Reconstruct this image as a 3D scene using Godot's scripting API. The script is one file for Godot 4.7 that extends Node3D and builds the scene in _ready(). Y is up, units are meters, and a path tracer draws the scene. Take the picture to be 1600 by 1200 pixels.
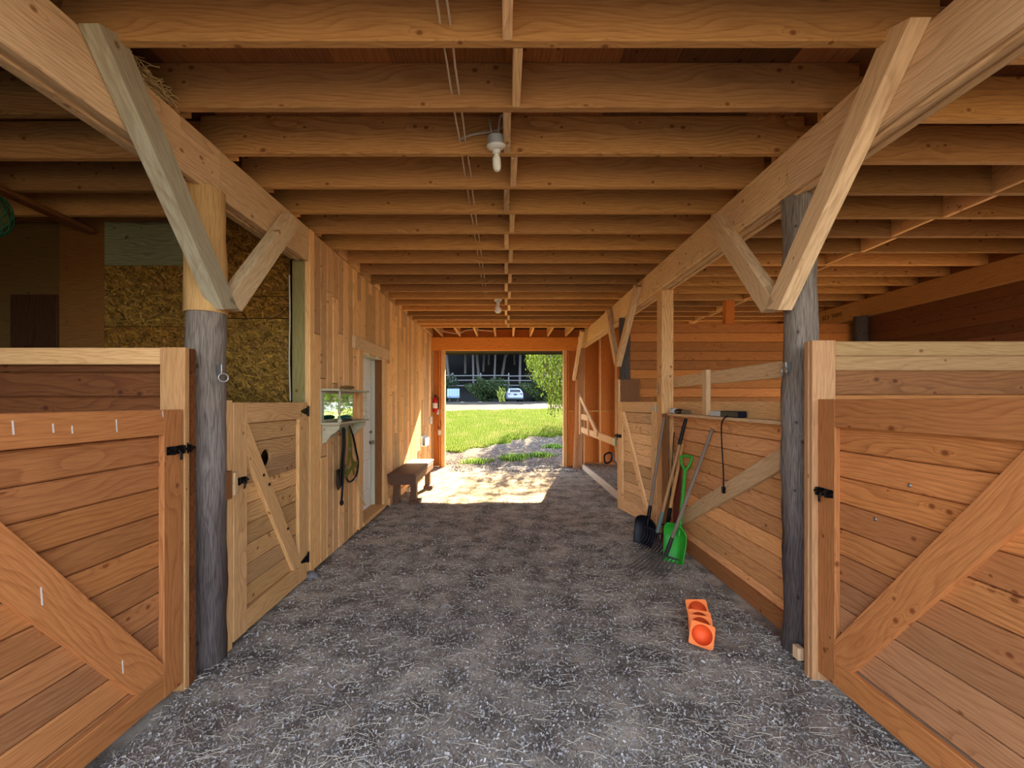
extends Node3D

const EYE := Vector3(0, 1.55, 0)
const FOC := 656.0
const VPX := 790.0
const VPY := 628.0

var rng := RandomNumberGenerator.new()
var used := {}
var mats := {}
var tex := {}


# ---------------------------------------------------------------- mesh building
class MB:
	var v := PackedVector3Array()
	var n := PackedVector3Array()
	var t := PackedVector2Array()
	var x := PackedInt32Array()
	var tint := PackedColorArray()

	func paint(f: Callable) -> void:
		tint.resize(v.size())
		for i in v.size():
			tint[i] = f.call(v[i])

	func tri(a: Vector3, b: Vector3, c: Vector3, nn: Vector3, ua := Vector2(), ub := Vector2(), uc := Vector2()) -> void:
		var k := v.size()
		v.append_array([a, b, c])
		n.append_array([nn, nn, nn])
		t.append_array([ua, ub, uc])
		if (b - a).cross(c - a).dot(nn) > 0.0:
			x.append_array([k, k + 2, k + 1])
		else:
			x.append_array([k, k + 1, k + 2])

	func quad(a: Vector3, b: Vector3, c: Vector3, d: Vector3, nn: Vector3, ua := Vector2(), ub := Vector2(), uc := Vector2(), ud := Vector2()) -> void:
		var k := v.size()
		v.append_array([a, b, c, d])
		n.append_array([nn, nn, nn, nn])
		t.append_array([ua, ub, uc, ud])
		if (b - a).cross(c - a).dot(nn) > 0.0:
			x.append_array([k, k + 2, k + 1, k, k + 3, k + 2])
		else:
			x.append_array([k, k + 1, k + 2, k, k + 2, k + 3])

	# rows of points; mid[i] is a point inside the solid at row i, so that normals face out
	func skin(rows: Array, mid: Array, wrap: bool, us := 1.0, vs := 1.0) -> void:
		var k := v.size()
		var m: int = rows[0].size()
		var along := 0.0
		for i in rows.size():
			if i > 0:
				along += (mid[i] as Vector3).distance_to(mid[i - 1])
			var up: PackedVector3Array = rows[mini(i + 1, rows.size() - 1)]
			var dn: PackedVector3Array = rows[maxi(i - 1, 0)]
			var r: PackedVector3Array = rows[i]
			for j in m:
				var ja: int = (j + m - 1) % m if wrap else maxi(j - 1, 0)
				var jb: int = (j + 1) % m if wrap else mini(j + 1, m - 1)
				var nn := (up[j] - dn[j]).cross(r[jb] - r[ja])
				if nn.length_squared() < 1e-14:
					nn = r[j] - (mid[i] as Vector3)
				nn = nn.normalized()
				if nn.dot(r[j] - (mid[i] as Vector3)) < 0.0:
					nn = -nn
				v.append(r[j])
				n.append(nn)
				t.append(Vector2(along * us, float(j) / m * vs))
		var cols: int = m if wrap else m - 1
		for i in rows.size() - 1:
			for j in cols:
				var a := k + i * m + j
				var b := k + i * m + (j + 1) % m
				var c := a + m
				var d := b + m
				if (v[b] - v[a]).cross(v[c] - v[a]).dot(n[a] + n[d]) > 0.0:
					x.append_array([a, c, b, b, c, d])
				else:
					x.append_array([a, b, c, b, d, c])

	func cap(ring: PackedVector3Array, nn: Vector3) -> void:
		var c := Vector3()
		for p in ring:
			c += p
		c /= ring.size()
		for j in ring.size():
			tri(c, ring[j], ring[(j + 1) % ring.size()], nn, Vector2(0.1, 0.1), Vector2(0.12, 0.1), Vector2(0.12, 0.12))

	func tube(pts: Array, rad, sides := 8, us := 0.625, vs := 0.3) -> void:
		var rows := []
		var mids := []
		var side := Vector3()
		for i in pts.size():
			var d: Vector3 = ((pts[mini(i + 1, pts.size() - 1)] as Vector3) - (pts[maxi(i - 1, 0)] as Vector3)).normalized()
			if i == 0:
				side = d.cross(Vector3.UP if absf(d.y) < 0.9 else Vector3.RIGHT).normalized()
			side = (side - d * side.dot(d)).normalized()
			var up := d.cross(side)
			var r: float = rad if rad is float else rad[i]
			var ring := PackedVector3Array()
			for j in sides:
				var a := TAU * j / sides
				ring.append((pts[i] as Vector3) + (side * cos(a) + up * sin(a)) * r)
			rows.append(ring)
			mids.append(pts[i])
		skin(rows, mids, true, us, vs)
		cap(rows[0], ((pts[0] as Vector3) - (pts[1] as Vector3)).normalized())
		cap(rows[-1], ((pts[-1] as Vector3) - (pts[-2] as Vector3)).normalized())

	# profile of (radius, height) turned about the y axis
	func lathe(prof: Array, sides := 20, at := Transform3D()) -> void:
		for i in prof.size() - 1:
			var a: Vector2 = prof[i]
			var b: Vector2 = prof[i + 1]
			for j in sides:
				var p := TAU * j / sides
				var q := TAU * (j + 1) / sides
				var cp := Vector3(cos(p), 0, sin(p))
				var cq := Vector3(cos(q), 0, sin(q))
				var sl := Vector2(b.y - a.y, a.x - b.x).normalized()
				var np := cp * sl.x + Vector3(0, sl.y, 0)
				var nq := cq * sl.x + Vector3(0, sl.y, 0)
				var k := v.size()
				v.append_array([at * (cp * a.x + Vector3(0, a.y, 0)), at * (cq * a.x + Vector3(0, a.y, 0)), at * (cq * b.x + Vector3(0, b.y, 0)), at * (cp * b.x + Vector3(0, b.y, 0))])
				n.append_array([at.basis * np, at.basis * nq, at.basis * nq, at.basis * np])
				t.append_array([Vector2(float(j) / sides, a.y), Vector2(float(j + 1) / sides, a.y), Vector2(float(j + 1) / sides, b.y), Vector2(float(j) / sides, b.y)])
				if (v[k + 1] - v[k]).cross(v[k + 2] - v[k]).dot(n[k]) > 0.0 or (v[k + 2] - v[k]).cross(v[k + 3] - v[k]).dot(n[k]) > 0.0:
					x.append_array([k, k + 2, k + 1, k, k + 3, k + 2])
				else:
					x.append_array([k, k + 1, k + 2, k, k + 2, k + 3])

	# box of length L along x, width W along y, thickness T along z, long edges chamfered
	func board(L: float, W: float, T: float, ch: float, uo: Vector2, at := Transform3D()) -> void:
		var hx := L / 2
		var hy := W / 2
		var hz := T / 2
		ch = minf(ch, minf(hy, hz) * 0.8)
		var ring := [Vector2(hy, hz - ch), Vector2(hy - ch, hz), Vector2(-hy + ch, hz), Vector2(-hy, hz - ch), Vector2(-hy, -hz + ch), Vector2(-hy + ch, -hz), Vector2(hy - ch, -hz), Vector2(hy, -hz + ch)]
		var s := 0.0
		for i in 8:
			var a: Vector2 = ring[i]
			var b: Vector2 = ring[(i + 1) % 8]
			var nn := Vector2(b.y - a.y, a.x - b.x).normalized()
			if nn.dot(a + b) < 0.0:
				nn = -nn
			var va := uo.y + (a.y + hz + absf(a.x - hy)) * 2.0
			var vb := uo.y + (b.y + hz + absf(b.x - hy)) * 2.0
			if i == 1 or i == 5:
				va = uo.y + (hy - a.x) * 2.0
				vb = uo.y + (hy - b.x) * 2.0
			var ul := uo.x + L * 0.625
			quad(at * Vector3(-hx, a.x, a.y), at * Vector3(hx, a.x, a.y), at * Vector3(hx, b.x, b.y), at * Vector3(-hx, b.x, b.y), at.basis * Vector3(0, nn.x, nn.y), Vector2(uo.x, va), Vector2(ul, va), Vector2(ul, vb), Vector2(uo.x, vb))
			s += a.distance_to(b)
		for e in [-1.0, 1.0]:
			var pr := PackedVector3Array()
			for q in ring:
				pr.append(at * Vector3(hx * e, q.x, q.y))
			cap(pr, at.basis * Vector3(e, 0, 0))

	# polygon in xy pulled along z by T
	func prism(poly: PackedVector2Array, T: float, uo := Vector2(), at := Transform3D()) -> void:
		var ids := Geometry2D.triangulate_polygon(poly)
		for e in [-1.0, 1.0]:
			for k in range(0, ids.size(), 3):
				var p := [poly[ids[k]], poly[ids[k + 1]], poly[ids[k + 2]]]
				tri(at * Vector3(p[0].x, p[0].y, T / 2 * e), at * Vector3(p[1].x, p[1].y, T / 2 * e), at * Vector3(p[2].x, p[2].y, T / 2 * e), at.basis * Vector3(0, 0, e), uo + Vector2(p[0].x * 0.625, p[0].y * 2), uo + Vector2(p[1].x * 0.625, p[1].y * 2), uo + Vector2(p[2].x * 0.625, p[2].y * 2))
		var sign := -1.0 if Geometry2D.is_polygon_clockwise(poly) else 1.0
		for k in poly.size():
			var a := poly[k]
			var b := poly[(k + 1) % poly.size()]
			var nn := Vector2(b.y - a.y, a.x - b.x).normalized() * sign
			quad(at * Vector3(a.x, a.y, -T / 2), at * Vector3(b.x, b.y, -T / 2), at * Vector3(b.x, b.y, T / 2), at * Vector3(a.x, a.y, T / 2), at.basis * Vector3(nn.x, nn.y, 0), uo + Vector2(a.x * 0.6, a.y), uo + Vector2(b.x * 0.6, b.y), uo + Vector2(b.x * 0.6, b.y + 0.05), uo + Vector2(a.x * 0.6, a.y + 0.05))

	func ball(c: Vector3, r: Vector3, sides := 12, rings := 8) -> void:
		var rows := []
		var mids := []
		for i in rings + 1:
			var a := PI * (i + 0.001) / (rings + 0.002) - PI / 2
			var ring := PackedVector3Array()
			for j in sides:
				var b := TAU * j / sides
				ring.append(c + Vector3(cos(a) * cos(b) * r.x, sin(a) * r.y, cos(a) * sin(b) * r.z))
			rows.append(ring)
			mids.append(c)
		skin(rows, mids, true)

	func mesh() -> ArrayMesh:
		var a := []
		a.resize(Mesh.ARRAY_MAX)
		a[Mesh.ARRAY_VERTEX] = v
		a[Mesh.ARRAY_NORMAL] = n
		a[Mesh.ARRAY_TEX_UV] = t
		a[Mesh.ARRAY_INDEX] = x
		if tint.size() == v.size():
			a[Mesh.ARRAY_COLOR] = tint
		var m := ArrayMesh.new()
		m.add_surface_from_arrays(Mesh.PRIMITIVE_TRIANGLES, a)
		return m


# ---------------------------------------------------------------- scene helpers
func P(px: float, py: float, d: float) -> Vector3:
	return Vector3((px - VPX) * d / FOC, EYE.y - (py - VPY) * d / FOC, -d)


func numbered(called: String) -> String:
	var k: int = used.get(called, 0)
	used[called] = k + 1
	return called if k == 0 else "%s_%03d" % [called, k]


func thing(called: String, label: String, category: String, at := Vector3(), group := "", kind := "") -> Node3D:
	var o := Node3D.new()
	o.name = numbered(called)
	add_child(o)
	o.position = at
	return tag(o, label, category, group, kind)


func tag(o: Node3D, label: String, category: String, group := "", kind := "") -> Node3D:
	if label:
		o.set_meta("label", label)
	if category:
		o.set_meta("category", category)
	if group:
		o.set_meta("group", group)
	if kind:
		o.set_meta("kind", kind)
	return o


# one mesh, given with vertices in world space or placed by the world transform at
func put(called: String, m: Mesh, mat: Material, parent: Node3D = self, at := Transform3D()) -> MeshInstance3D:
	var o := MeshInstance3D.new()
	o.name = numbered(called) if parent == self else called
	o.mesh = m
	o.material_override = mat
	parent.add_child(o, true)
	o.global_transform = at
	return o


func basis_along(dir: Vector3, out: Vector3) -> Basis:
	var a := dir.normalized()
	var c := (out - a * out.dot(a)).normalized()
	return Basis(a, c.cross(a), c)


func uoff(w: float) -> Vector2:
	return Vector2(rng.randf(), rng.randf() * maxf(0.0, 0.96 - w * 2.0) + 0.02)


# a board from a to b, w wide and t thick, its face turned towards out
func plank(called: String, parent: Node3D, a: Vector3, b: Vector3, w: float, t: float, out: Vector3, mat: Material, ch := 0.004) -> MeshInstance3D:
	var m := MB.new()
	m.board(a.distance_to(b), w, t, ch, uoff(w))
	return put(called, m.mesh(), mat, parent, Transform3D(basis_along(b - a, out), (a + b) / 2))


# a board in the plane of the frame f (x along, y up, z out)
func pb(called: String, parent: Node3D, f: Transform3D, a: Vector2, b: Vector2, w: float, t: float, off: float, mat: Material, ch := 0.004) -> MeshInstance3D:
	return plank(called, parent, f * Vector3(a.x, a.y, off), f * Vector3(b.x, b.y, off), w, t, f.basis.z, mat, ch)


func box(called: String, parent: Node3D, c: Vector3, s: Vector3, mat: Material, ch := 0.004, turn := Basis()) -> MeshInstance3D:
	var m := MB.new()
	var at := Transform3D(turn, c)
	if s.x >= s.y and s.x >= s.z:
		m.board(s.x, s.y, s.z, ch, uoff(s.y))
	elif s.y >= s.z:
		at.basis = turn * Basis(Vector3.UP, Vector3.LEFT, Vector3.BACK)
		m.board(s.y, s.x, s.z, ch, uoff(s.x))
	else:
		at.basis = turn * Basis(Vector3.BACK, Vector3.UP, Vector3.LEFT)
		m.board(s.z, s.y, s.x, ch, uoff(s.y))
	return put(called, m.mesh(), mat, parent, at)


func pipe(called: String, parent: Node3D, pts: Array, r, mat: Material, sides := 8) -> MeshInstance3D:
	var m := MB.new()
	m.tube(pts, r, sides)
	return put(called, m.mesh(), mat, parent)


func curve(pts: Array, steps := 8) -> Array:
	var out := []
	for i in pts.size() - 1:
		var p0: Vector3 = pts[maxi(i - 1, 0)]
		var p1: Vector3 = pts[i]
		var p2: Vector3 = pts[i + 1]
		var p3: Vector3 = pts[mini(i + 2, pts.size() - 1)]
		for s in steps:
			out.append(p1.cubic_interpolate(p2, p0, p3, float(s) / steps))
	out.append(pts[-1])
	return out


# ---------------------------------------------------------------- textures
func wood_image(sd: int, knots: int, ring: float, fibre: float, dark: Color) -> Image:
	var W := 768
	var H := 384
	var n1 := FastNoiseLite.new()
	n1.seed = sd
	n1.frequency = 1.0
	n1.fractal_octaves = 2
	var n2 := FastNoiseLite.new()
	n2.seed = sd + 9
	n2.frequency = 1.0
	n2.fractal_octaves = 3
	var ph := PackedFloat32Array()
	var kn := PackedFloat32Array()
	ph.resize(W * H)
	kn.resize(W * H)
	var cs := PackedVector2Array()
	for i in W:
		cs.append(Vector2(cos(TAU * i / W), sin(TAU * i / W)))
	for j in H:
		var v := float(j) / H
		for i in W:
			ph[j * W + i] = v * 19.0 + n1.get_noise_3d(cs[i].x * 0.28, cs[i].y * 0.28, v * 2.4) * 3.0
	var r := RandomNumberGenerator.new()
	r.seed = sd
	for k in knots:
		var ci := r.randi_range(0, W - 1)
		var cj := r.randi_range(18, H - 18)
		var rad := r.randf_range(0.006, 0.015)
		var side := 1.0 if r.randf() < 0.5 else -1.0
		var ri := int(rad * 9.0 / 1.6 * W)
		var rj := int(rad * 4.5 / 0.5 * H)
		for dj in range(-rj, rj + 1):
			var y := cj + dj
			if y < 0 or y >= H:
				continue
			for di in range(-ri, ri + 1):
				var x := posmod(ci + di, W)
				var du := di * 1.6 / W
				var dv := dj * 0.5 / H
				var e := exp(-((du * du) / 9.0 + dv * dv) / (rad * rad * 1.3))
				ph[y * W + x] += side * 2.2 * e
				var d := sqrt(du * du * 0.6 + dv * dv) / rad
				if d < 1.5:
					kn[y * W + x] = maxf(kn[y * W + x], smoothstep(1.4, 0.35, d) * (0.75 + 0.25 * sin(d * 14.0)))
	var bytes := PackedByteArray()
	bytes.resize(W * H * 3)
	for j in H:
		var v := float(j) / H
		for i in W:
			var p := ph[j * W + i]
			var s := p - floorf(p)
			var f := n2.get_noise_3d(cs[i].x * 1.8, cs[i].y * 1.8, v * 95.0)
			var q := clampf(ring * s * s * s * (1.0 if s < 0.93 else (1.0 - s) / 0.07) + fibre * (f + 0.25), 0.0, 1.0)
			q = maxf(q, kn[j * W + i] * 0.85)
			var at := (j * W + i) * 3
			bytes[at] = int(255.0 * lerpf(1.0, dark.r, q))
			bytes[at + 1] = int(255.0 * lerpf(1.0, dark.g, q))
			bytes[at + 2] = int(255.0 * lerpf(1.0, dark.b, q))
	return Image.create_from_data(W, H, false, Image.FORMAT_RGB8, bytes)


func osb_image(sd: int) -> Image:
	var S := 512
	var im := Image.create(S, S, false, Image.FORMAT_RGB8)
	im.fill(Color(0.5, 0.38, 0.22))
	var r := RandomNumberGenerator.new()
	r.seed = sd
	for k in 5200:
		var c := Vector2(r.randf() * S, r.randf() * S)
		var a := r.randfn(0.5, 0.75)
		var l := r.randf_range(10, 38)
		var w := r.randf_range(2.0, 7.0)
		var tone := clampf(r.randfn(0.68, 0.13), 0.3, 1.0)
		var col := Color(0.96, 0.80, 0.52) * tone
		col.b *= r.randf_range(0.72, 1.05)
		var dx := Vector2(cos(a), sin(a))
		var dy := Vector2(-dx.y, dx.x)
		var s := 0.0
		while s < l:
			var q := 0.0
			while q < w:
				var p := c + dx * s + dy * q
				im.set_pixel(posmod(int(p.x), S), posmod(int(p.y), S), col * (0.92 if q < 0.8 else 1.0))
				q += 0.8
			s += 0.8
	return im


func mottle_image(sd: int, stops: Array, fine: float, freq: float) -> Image:
	var S := 512
	var n1 := FastNoiseLite.new()
	n1.seed = sd
	n1.frequency = freq
	n1.fractal_octaves = 5
	n1.fractal_gain = 0.6
	var a := n1.get_seamless_image(S, S)
	var r := RandomNumberGenerator.new()
	r.seed = sd
	var bytes := PackedByteArray()
	bytes.resize(S * S * 3)
	var g := Gradient.new()
	g.offsets = PackedFloat32Array(stops.map(func(s): return s[0]))
	g.colors = PackedColorArray(stops.map(func(s): return s[1]))
	for j in S:
		for i in S:
			var c := g.sample(clampf(a.get_pixel(i, j).r + r.randfn(0.0, fine), 0.0, 1.0))
			var at := (j * S + i) * 3
			bytes[at] = int(c.r * 255)
			bytes[at + 1] = int(c.g * 255)
			bytes[at + 2] = int(c.b * 255)
	return Image.create_from_data(S, S, false, Image.FORMAT_RGB8, bytes)


func texture(key: String) -> Texture2D:
	if not tex.has(key):
		var im: Image
		match key:
			"wood0": im = wood_image(11, 9, 0.24, 0.22, Color(0.48, 0.33, 0.22))
			"wood1": im = wood_image(23, 5, 0.17, 0.26, Color(0.50, 0.36, 0.25))
			"wood2": im = wood_image(37, 14, 0.30, 0.24, Color(0.42, 0.28, 0.18))
			"wood3": im = wood_image(71, 6, 0.26, 0.22, Color(0.46, 0.31, 0.20))
			"wood4": im = wood_image(89, 11, 0.22, 0.26, Color(0.46, 0.32, 0.21))
			"grey": im = wood_image(51, 10, 0.22, 0.50, Color(0.30, 0.28, 0.27))
			"osb": im = osb_image(5)
			"dirt": im = mottle_image(3, [[0.2, Color(0.40, 0.385, 0.37)], [0.42, Color(0.56, 0.54, 0.515)], [0.6, Color(0.66, 0.64, 0.605)], [0.85, Color(0.80, 0.775, 0.73)]], 0.11, 0.012)
			"gravel": im = mottle_image(8, [[0.15, Color(0.36, 0.34, 0.31)], [0.5, Color(0.60, 0.57, 0.52)], [0.85, Color(0.82, 0.79, 0.73)]], 0.2, 0.03)
			"lawn": im = mottle_image(13, [[0.2, Color(0.22, 0.30, 0.05)], [0.5, Color(0.38, 0.47, 0.09)], [0.8, Color(0.54, 0.56, 0.18)]], 0.1, 0.02)
			"hill": im = mottle_image(17, [[0.2, Color(0.045, 0.055, 0.05)], [0.5, Color(0.07, 0.075, 0.065)], [0.85, Color(0.10, 0.095, 0.08)]], 0.1, 0.03)
		tex[key] = ImageTexture.create_from_image(im)
	return tex[key]


func mat(key: String, c: Color, rough := 0.75, metal := 0.0, t := "") -> StandardMaterial3D:
	var full := "%s|%s|%s" % [key, c.to_html(), t]
	if not mats.has(full):
		var m := StandardMaterial3D.new()
		m.resource_name = key
		m.albedo_color = c
		m.roughness = rough
		m.metallic = metal
		m.metallic_specular = 0.35
		if t:
			m.albedo_texture = texture(t)
		mats[full] = m
	return mats[full]


# a wood of the given tone; each call picks one of a few slightly different boards of it
func wood(c: Color, kind := -1, spread := 0.10) -> StandardMaterial3D:
	var step := rng.randi_range(-2, 2)
	var k := 1.0 + step * 0.5 * spread
	var warm := 1.0 + rng.randi_range(-1, 1) * spread * 0.25
	var t := "wood%d" % (kind if kind >= 0 else rng.randi_range(0, 4))
	return mat("wood", Color(clampf(c.r * k, 0, 1), clampf(c.g * k, 0, 1), clampf(c.b * k * warm, 0, 1)), 0.72, 0.0, t)


func tri_mat(key: String, c: Color, t: String, scale: float, rough := 0.95) -> StandardMaterial3D:
	var m := mat(key, c, rough, 0.0, t)
	m.uv1_triplanar = true
	m.uv1_world_triplanar = true
	m.uv1_scale = Vector3.ONE * scale
	m.metallic_specular = 0.2
	return m


const ORANGE := Color(0.78, 0.51, 0.285)
const HONEY := Color(0.90, 0.71, 0.47)
const PALE := Color(0.87, 0.73, 0.54)
const JOIST := Color(0.77, 0.58, 0.34)
const BROWN := Color(0.55, 0.36, 0.20)
const FIR := Color(0.86, 0.52, 0.22)


func black() -> StandardMaterial3D:
	return mat("black_iron", Color(0.035, 0.035, 0.04), 0.45, 0.3)


func zinc() -> StandardMaterial3D:
	return mat("zinc", Color(0.62, 0.62, 0.60), 0.4, 0.9)


# ---------------------------------------------------------------- build
func _ready() -> void:
	rng.seed = 20240607
	var cam := Camera3D.new()
	cam.name = "camera"
	add_child(cam)
	cam.position = EYE
	cam.projection = Camera3D.PROJECTION_FRUSTUM
	cam.near = 0.05
	cam.far = 400.0
	cam.size = 0.05 * 1200.0 / FOC
	cam.frustum_offset = Vector2(0.05 * (800.0 - VPX) / FOC, 0.05 * (VPY - 600.0) / FOC)
	cam.current = true

	var env := Environment.new()
	env.background_mode = Environment.BG_SKY
	var sky := Sky.new()
	var sm := ProceduralSkyMaterial.new()
	sm.sky_top_color = Color(0.72, 0.80, 0.93)
	sm.sky_horizon_color = Color(0.94, 0.95, 0.96)
	sm.ground_bottom_color = Color(0.42, 0.42, 0.36)
	sm.ground_horizon_color = Color(0.6, 0.62, 0.6)
	sm.sun_angle_max = 1.0
	sky.sky_material = sm
	env.sky = sky
	env.background_energy_multiplier = 1.0
	env.tonemap_mode = Environment.TONE_MAPPER_LINEAR
	env.tonemap_exposure = 8.6
	env.sdfgi_enabled = true
	env.ssao_enabled = true
	env.ssil_enabled = true
	var we := WorldEnvironment.new()
	we.name = "world_environment"
	we.environment = env
	add_child(we)

	var sun := DirectionalLight3D.new()
	sun.name = "sun"
	add_child(sun)
	sun.look_at_from_position(Vector3.ZERO, Vector3(-0.23, -0.64, 1.0), Vector3.UP)
	sun.light_color = Color(1.0, 0.90, 0.74)
	sun.light_energy = 2.4
	sun.light_angular_distance = 0.6
	sun.shadow_enabled = true

	build_ground()
	build_ceiling()
	build_beams()
	build_tack_wall()
	build_far_wall()
	build_outer_walls()
	build_left_stalls()
	build_right_stalls()
	build_wall_shelf()
	build_bench()
	build_lamps()
	build_tools()
	build_cones()
	build_small_things()
	build_outside()


# height of the ground at x and depth d
func gy(x: float, d: float) -> float:
	var h := 0.0
	if d > 10.5:
		h = 0.0466 * (minf(d, 44.0) - 10.5)
	if d > 50.0:
		h += (d - 50.0) * 0.30 + 0.004 * (d - 50.0) * (d - 50.0)
	return h


func region(x: float, d: float) -> String:
	if d > 44.0:
		return "hill"
	if d > 31.0 + 0.35 * x + sin(x * 2.0) * 0.4:
		return "road"
	var edge := 12.4 + 1.1 * smoothstep(-1.4, -0.4, x) + 2.3 * smoothstep(-0.6, 1.2, x) + 0.25 * sin(x * 5.0 + d * 3.0)
	return "lawn" if d > edge else "yard"


func build_ground() -> void:
	# inside
	var nz := FastNoiseLite.new()
	nz.seed = 4
	nz.frequency = 1.3
	nz.fractal_octaves = 4
	var m := MB.new()
	var rows := []
	var mids := []
	for i in 109:
		var d := -0.6 + i * 0.1
		var r := PackedVector3Array()
		for j in 111:
			var x := -5.4 + j * 0.1
			r.append(Vector3(x, nz.get_noise_2d(x, d) * 0.022 - 0.004, -d))
		rows.append(r)
		mids.append(Vector3(0, -30, -d))
	m.skin(rows, mids, false)
	# missing mid-aisle light painted in: floor colour paler and warmer towards the doorway
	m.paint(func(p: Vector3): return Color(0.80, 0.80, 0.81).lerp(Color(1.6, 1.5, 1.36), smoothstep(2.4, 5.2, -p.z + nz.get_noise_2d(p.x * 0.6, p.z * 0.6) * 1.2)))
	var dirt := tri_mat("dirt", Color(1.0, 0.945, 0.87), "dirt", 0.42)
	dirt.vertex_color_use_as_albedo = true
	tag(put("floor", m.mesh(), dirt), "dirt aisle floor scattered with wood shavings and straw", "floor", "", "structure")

	# shavings and straw on the aisle
	var chip := MB.new()
	chip.quad(Vector3(-0.5, 0.0, -0.3), Vector3(0.5, 0.12, -0.35), Vector3(0.55, 0.1, 0.3), Vector3(-0.45, 0.0, 0.35), Vector3(-0.1, 0.99, 0).normalized())
	chip.quad(Vector3(0.5, 0.12, -0.35), Vector3(0.8, 0.4, -0.25), Vector3(0.8, 0.36, 0.25), Vector3(0.55, 0.1, 0.3), Vector3(-0.7, 0.7, 0).normalized())
	var tones := [Color(0.46, 0.42, 0.36), Color(0.36, 0.325, 0.28), Color(0.58, 0.54, 0.47), Color(0.25, 0.215, 0.175), Color(0.42, 0.39, 0.35), Color(0.17, 0.145, 0.125)]
	scatter("wood_shavings", "pale wood shavings and chips strewn over the dirt aisle", "shavings", chip.mesh(), 120000, func(k):
		var d := 1.55 + 8.4 * pow(rng.randf(), 1.5)
		var x := rng.randf_range(-1.72, 1.78)
		if x > 1.16 and x < 1.46 and d > 2.6 and d < 3.12:
			x -= rng.randf_range(0.35, 2.4)
		var p := Vector3(x, nz.get_noise_2d(x, d) * 0.022 + 0.002, -d)
		var s := rng.randf_range(0.004, 0.0115) * (1.7 if rng.randf() < 0.05 else 1.0)
		var b := Basis(Vector3.UP, rng.randf() * TAU) * Basis(Vector3.RIGHT, rng.randfn(0, 0.35)) * Basis(Vector3.BACK, rng.randfn(0, 0.3))
		var c: Color = tones[rng.randi_range(0, 5)] * lerpf(0.85, 1.15, smoothstep(2.5, 5.5, d))  # shavings tinted brighter with depth too, standing in for light
		return [Transform3D(b.scaled(Vector3(s, s, s)), p), c * rng.randf_range(0.8, 1.2)])
	var st := MB.new()
	st.tube([Vector3(-0.5, 0, 0), Vector3(0.0, 0.02, 0.03), Vector3(0.5, 0, 0)], 0.018, 4)
	scatter("straw", "loose straw and hay stalks lying on the aisle floor", "straw", st.mesh(), 10000, func(k):
		var d := 1.55 + 7.5 * pow(rng.randf(), 1.6)
		var x := rng.randf_range(-1.72, 1.8)
		if rng.randf() < 0.45:
			x = rng.randfn(-0.9, 0.5) if rng.randf() < 0.5 else rng.randfn(1.2, 0.4)
		x = clampf(x, -1.72, 1.75)
		var s := rng.randf_range(0.03, 0.085)
		var b := Basis(Vector3.UP, rng.randf() * TAU) * Basis(Vector3.BACK, rng.randfn(0, 0.12))
		return [Transform3D(b.scaled(Vector3(s, s * 0.7, s * 0.7)), Vector3(x, nz.get_noise_2d(x, d) * 0.022 + 0.006, -d)), Color(0.62, 0.55, 0.41) * rng.randf_range(0.6, 1.25)])

	# outside: yard, lawn, road and hillside share one height
	var tr := {"yard": MB.new(), "lawn": MB.new(), "road": MB.new(), "hill": MB.new()}
	var z := 10.0
	while z < 120.0:
		var stp := 0.2 if z < 19.0 else 0.5 if z < 44.0 else 2.0
		var half := 9.0 if z < 44.0 else 60.0
		var xs := stp if z < 44.0 else 3.0
		var x := -half
		while x < half:
			var b: MB = tr[region(x + xs / 2, z + stp / 2)]
			var pts := []
			for q in [[0, 0], [1, 0], [1, 1], [0, 1]]:
				var px: float = x + q[0] * xs
				var pz: float = z + q[1] * stp
				pts.append(Vector3(px, gy(px, pz) + nz.get_noise_2d(px * 0.8, pz * 0.8) * (0.03 if pz < 44.0 else 0.12), -pz))
			var nn := ((pts[3] as Vector3) - (pts[0] as Vector3)).cross((pts[1] as Vector3) - (pts[0] as Vector3)).normalized()
			b.quad(pts[0], pts[1], pts[2], pts[3], nn if nn.y > 0 else -nn)
			x += xs
		z += stp
	tag(put("gravel_yard", tr.yard.mesh(), tri_mat("gravel_yard", Color(0.46, 0.44, 0.42), "gravel", 0.8)), "grey gravel apron in front of the far doorway", "gravel", "", "structure")
	tag(put("lawn", tr.lawn.mesh(), tri_mat("lawn", Color(0.84, 0.86, 0.74), "lawn", 0.25)), "sunlit yellow-green lawn sloping up beyond the doorway", "lawn", "", "structure")
	tag(put("road", tr.road.mesh(), tri_mat("road", Color(0.33, 0.315, 0.30), "gravel", 0.5)), "pale gravel road crossing beyond the lawn", "road", "", "structure")
	tag(put("hill", tr.hill.mesh(), tri_mat("hill", Color(0.9, 0.9, 0.9), "hill", 0.12)), "dark wooded slope rising behind the road", "hillside", "", "structure")

	var yn := MB.new()  # unseen ground added behind the viewer to bounce light onto the ceiling
	rows = []
	mids = []
	for i in 46:
		var r := PackedVector3Array()
		for j in 61:
			var x := -30.0 + j
			var zz := 0.58 + i
			r.append(Vector3(x, nz.get_noise_2d(x, zz) * 0.03 - 0.01, zz))
		rows.append(r)
		mids.append(Vector3(0, -60, 0.58 + i))
	yn.skin(rows, mids, false)
	tag(put("ground", yn.mesh(), tri_mat("gravel", Color(0.80, 0.78, 0.76), "gravel", 0.8)), "unseen pale gravel yard added at the near end to bounce daylight into the barn", "gravel", "", "structure")
	yn = MB.new()  # unseen ground added outside the right openings, bounces daylight in
	rows = []
	mids = []
	for i in 13:
		var r := PackedVector3Array()
		for j in 31:
			var x := 5.4 + j
			var zz := -10.4 + i * 0.92
			r.append(Vector3(x, nz.get_noise_2d(x, zz) * 0.02 - 0.01, zz))
		rows.append(r)
		mids.append(Vector3(20, -60, -10.4 + i * 0.92))
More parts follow.
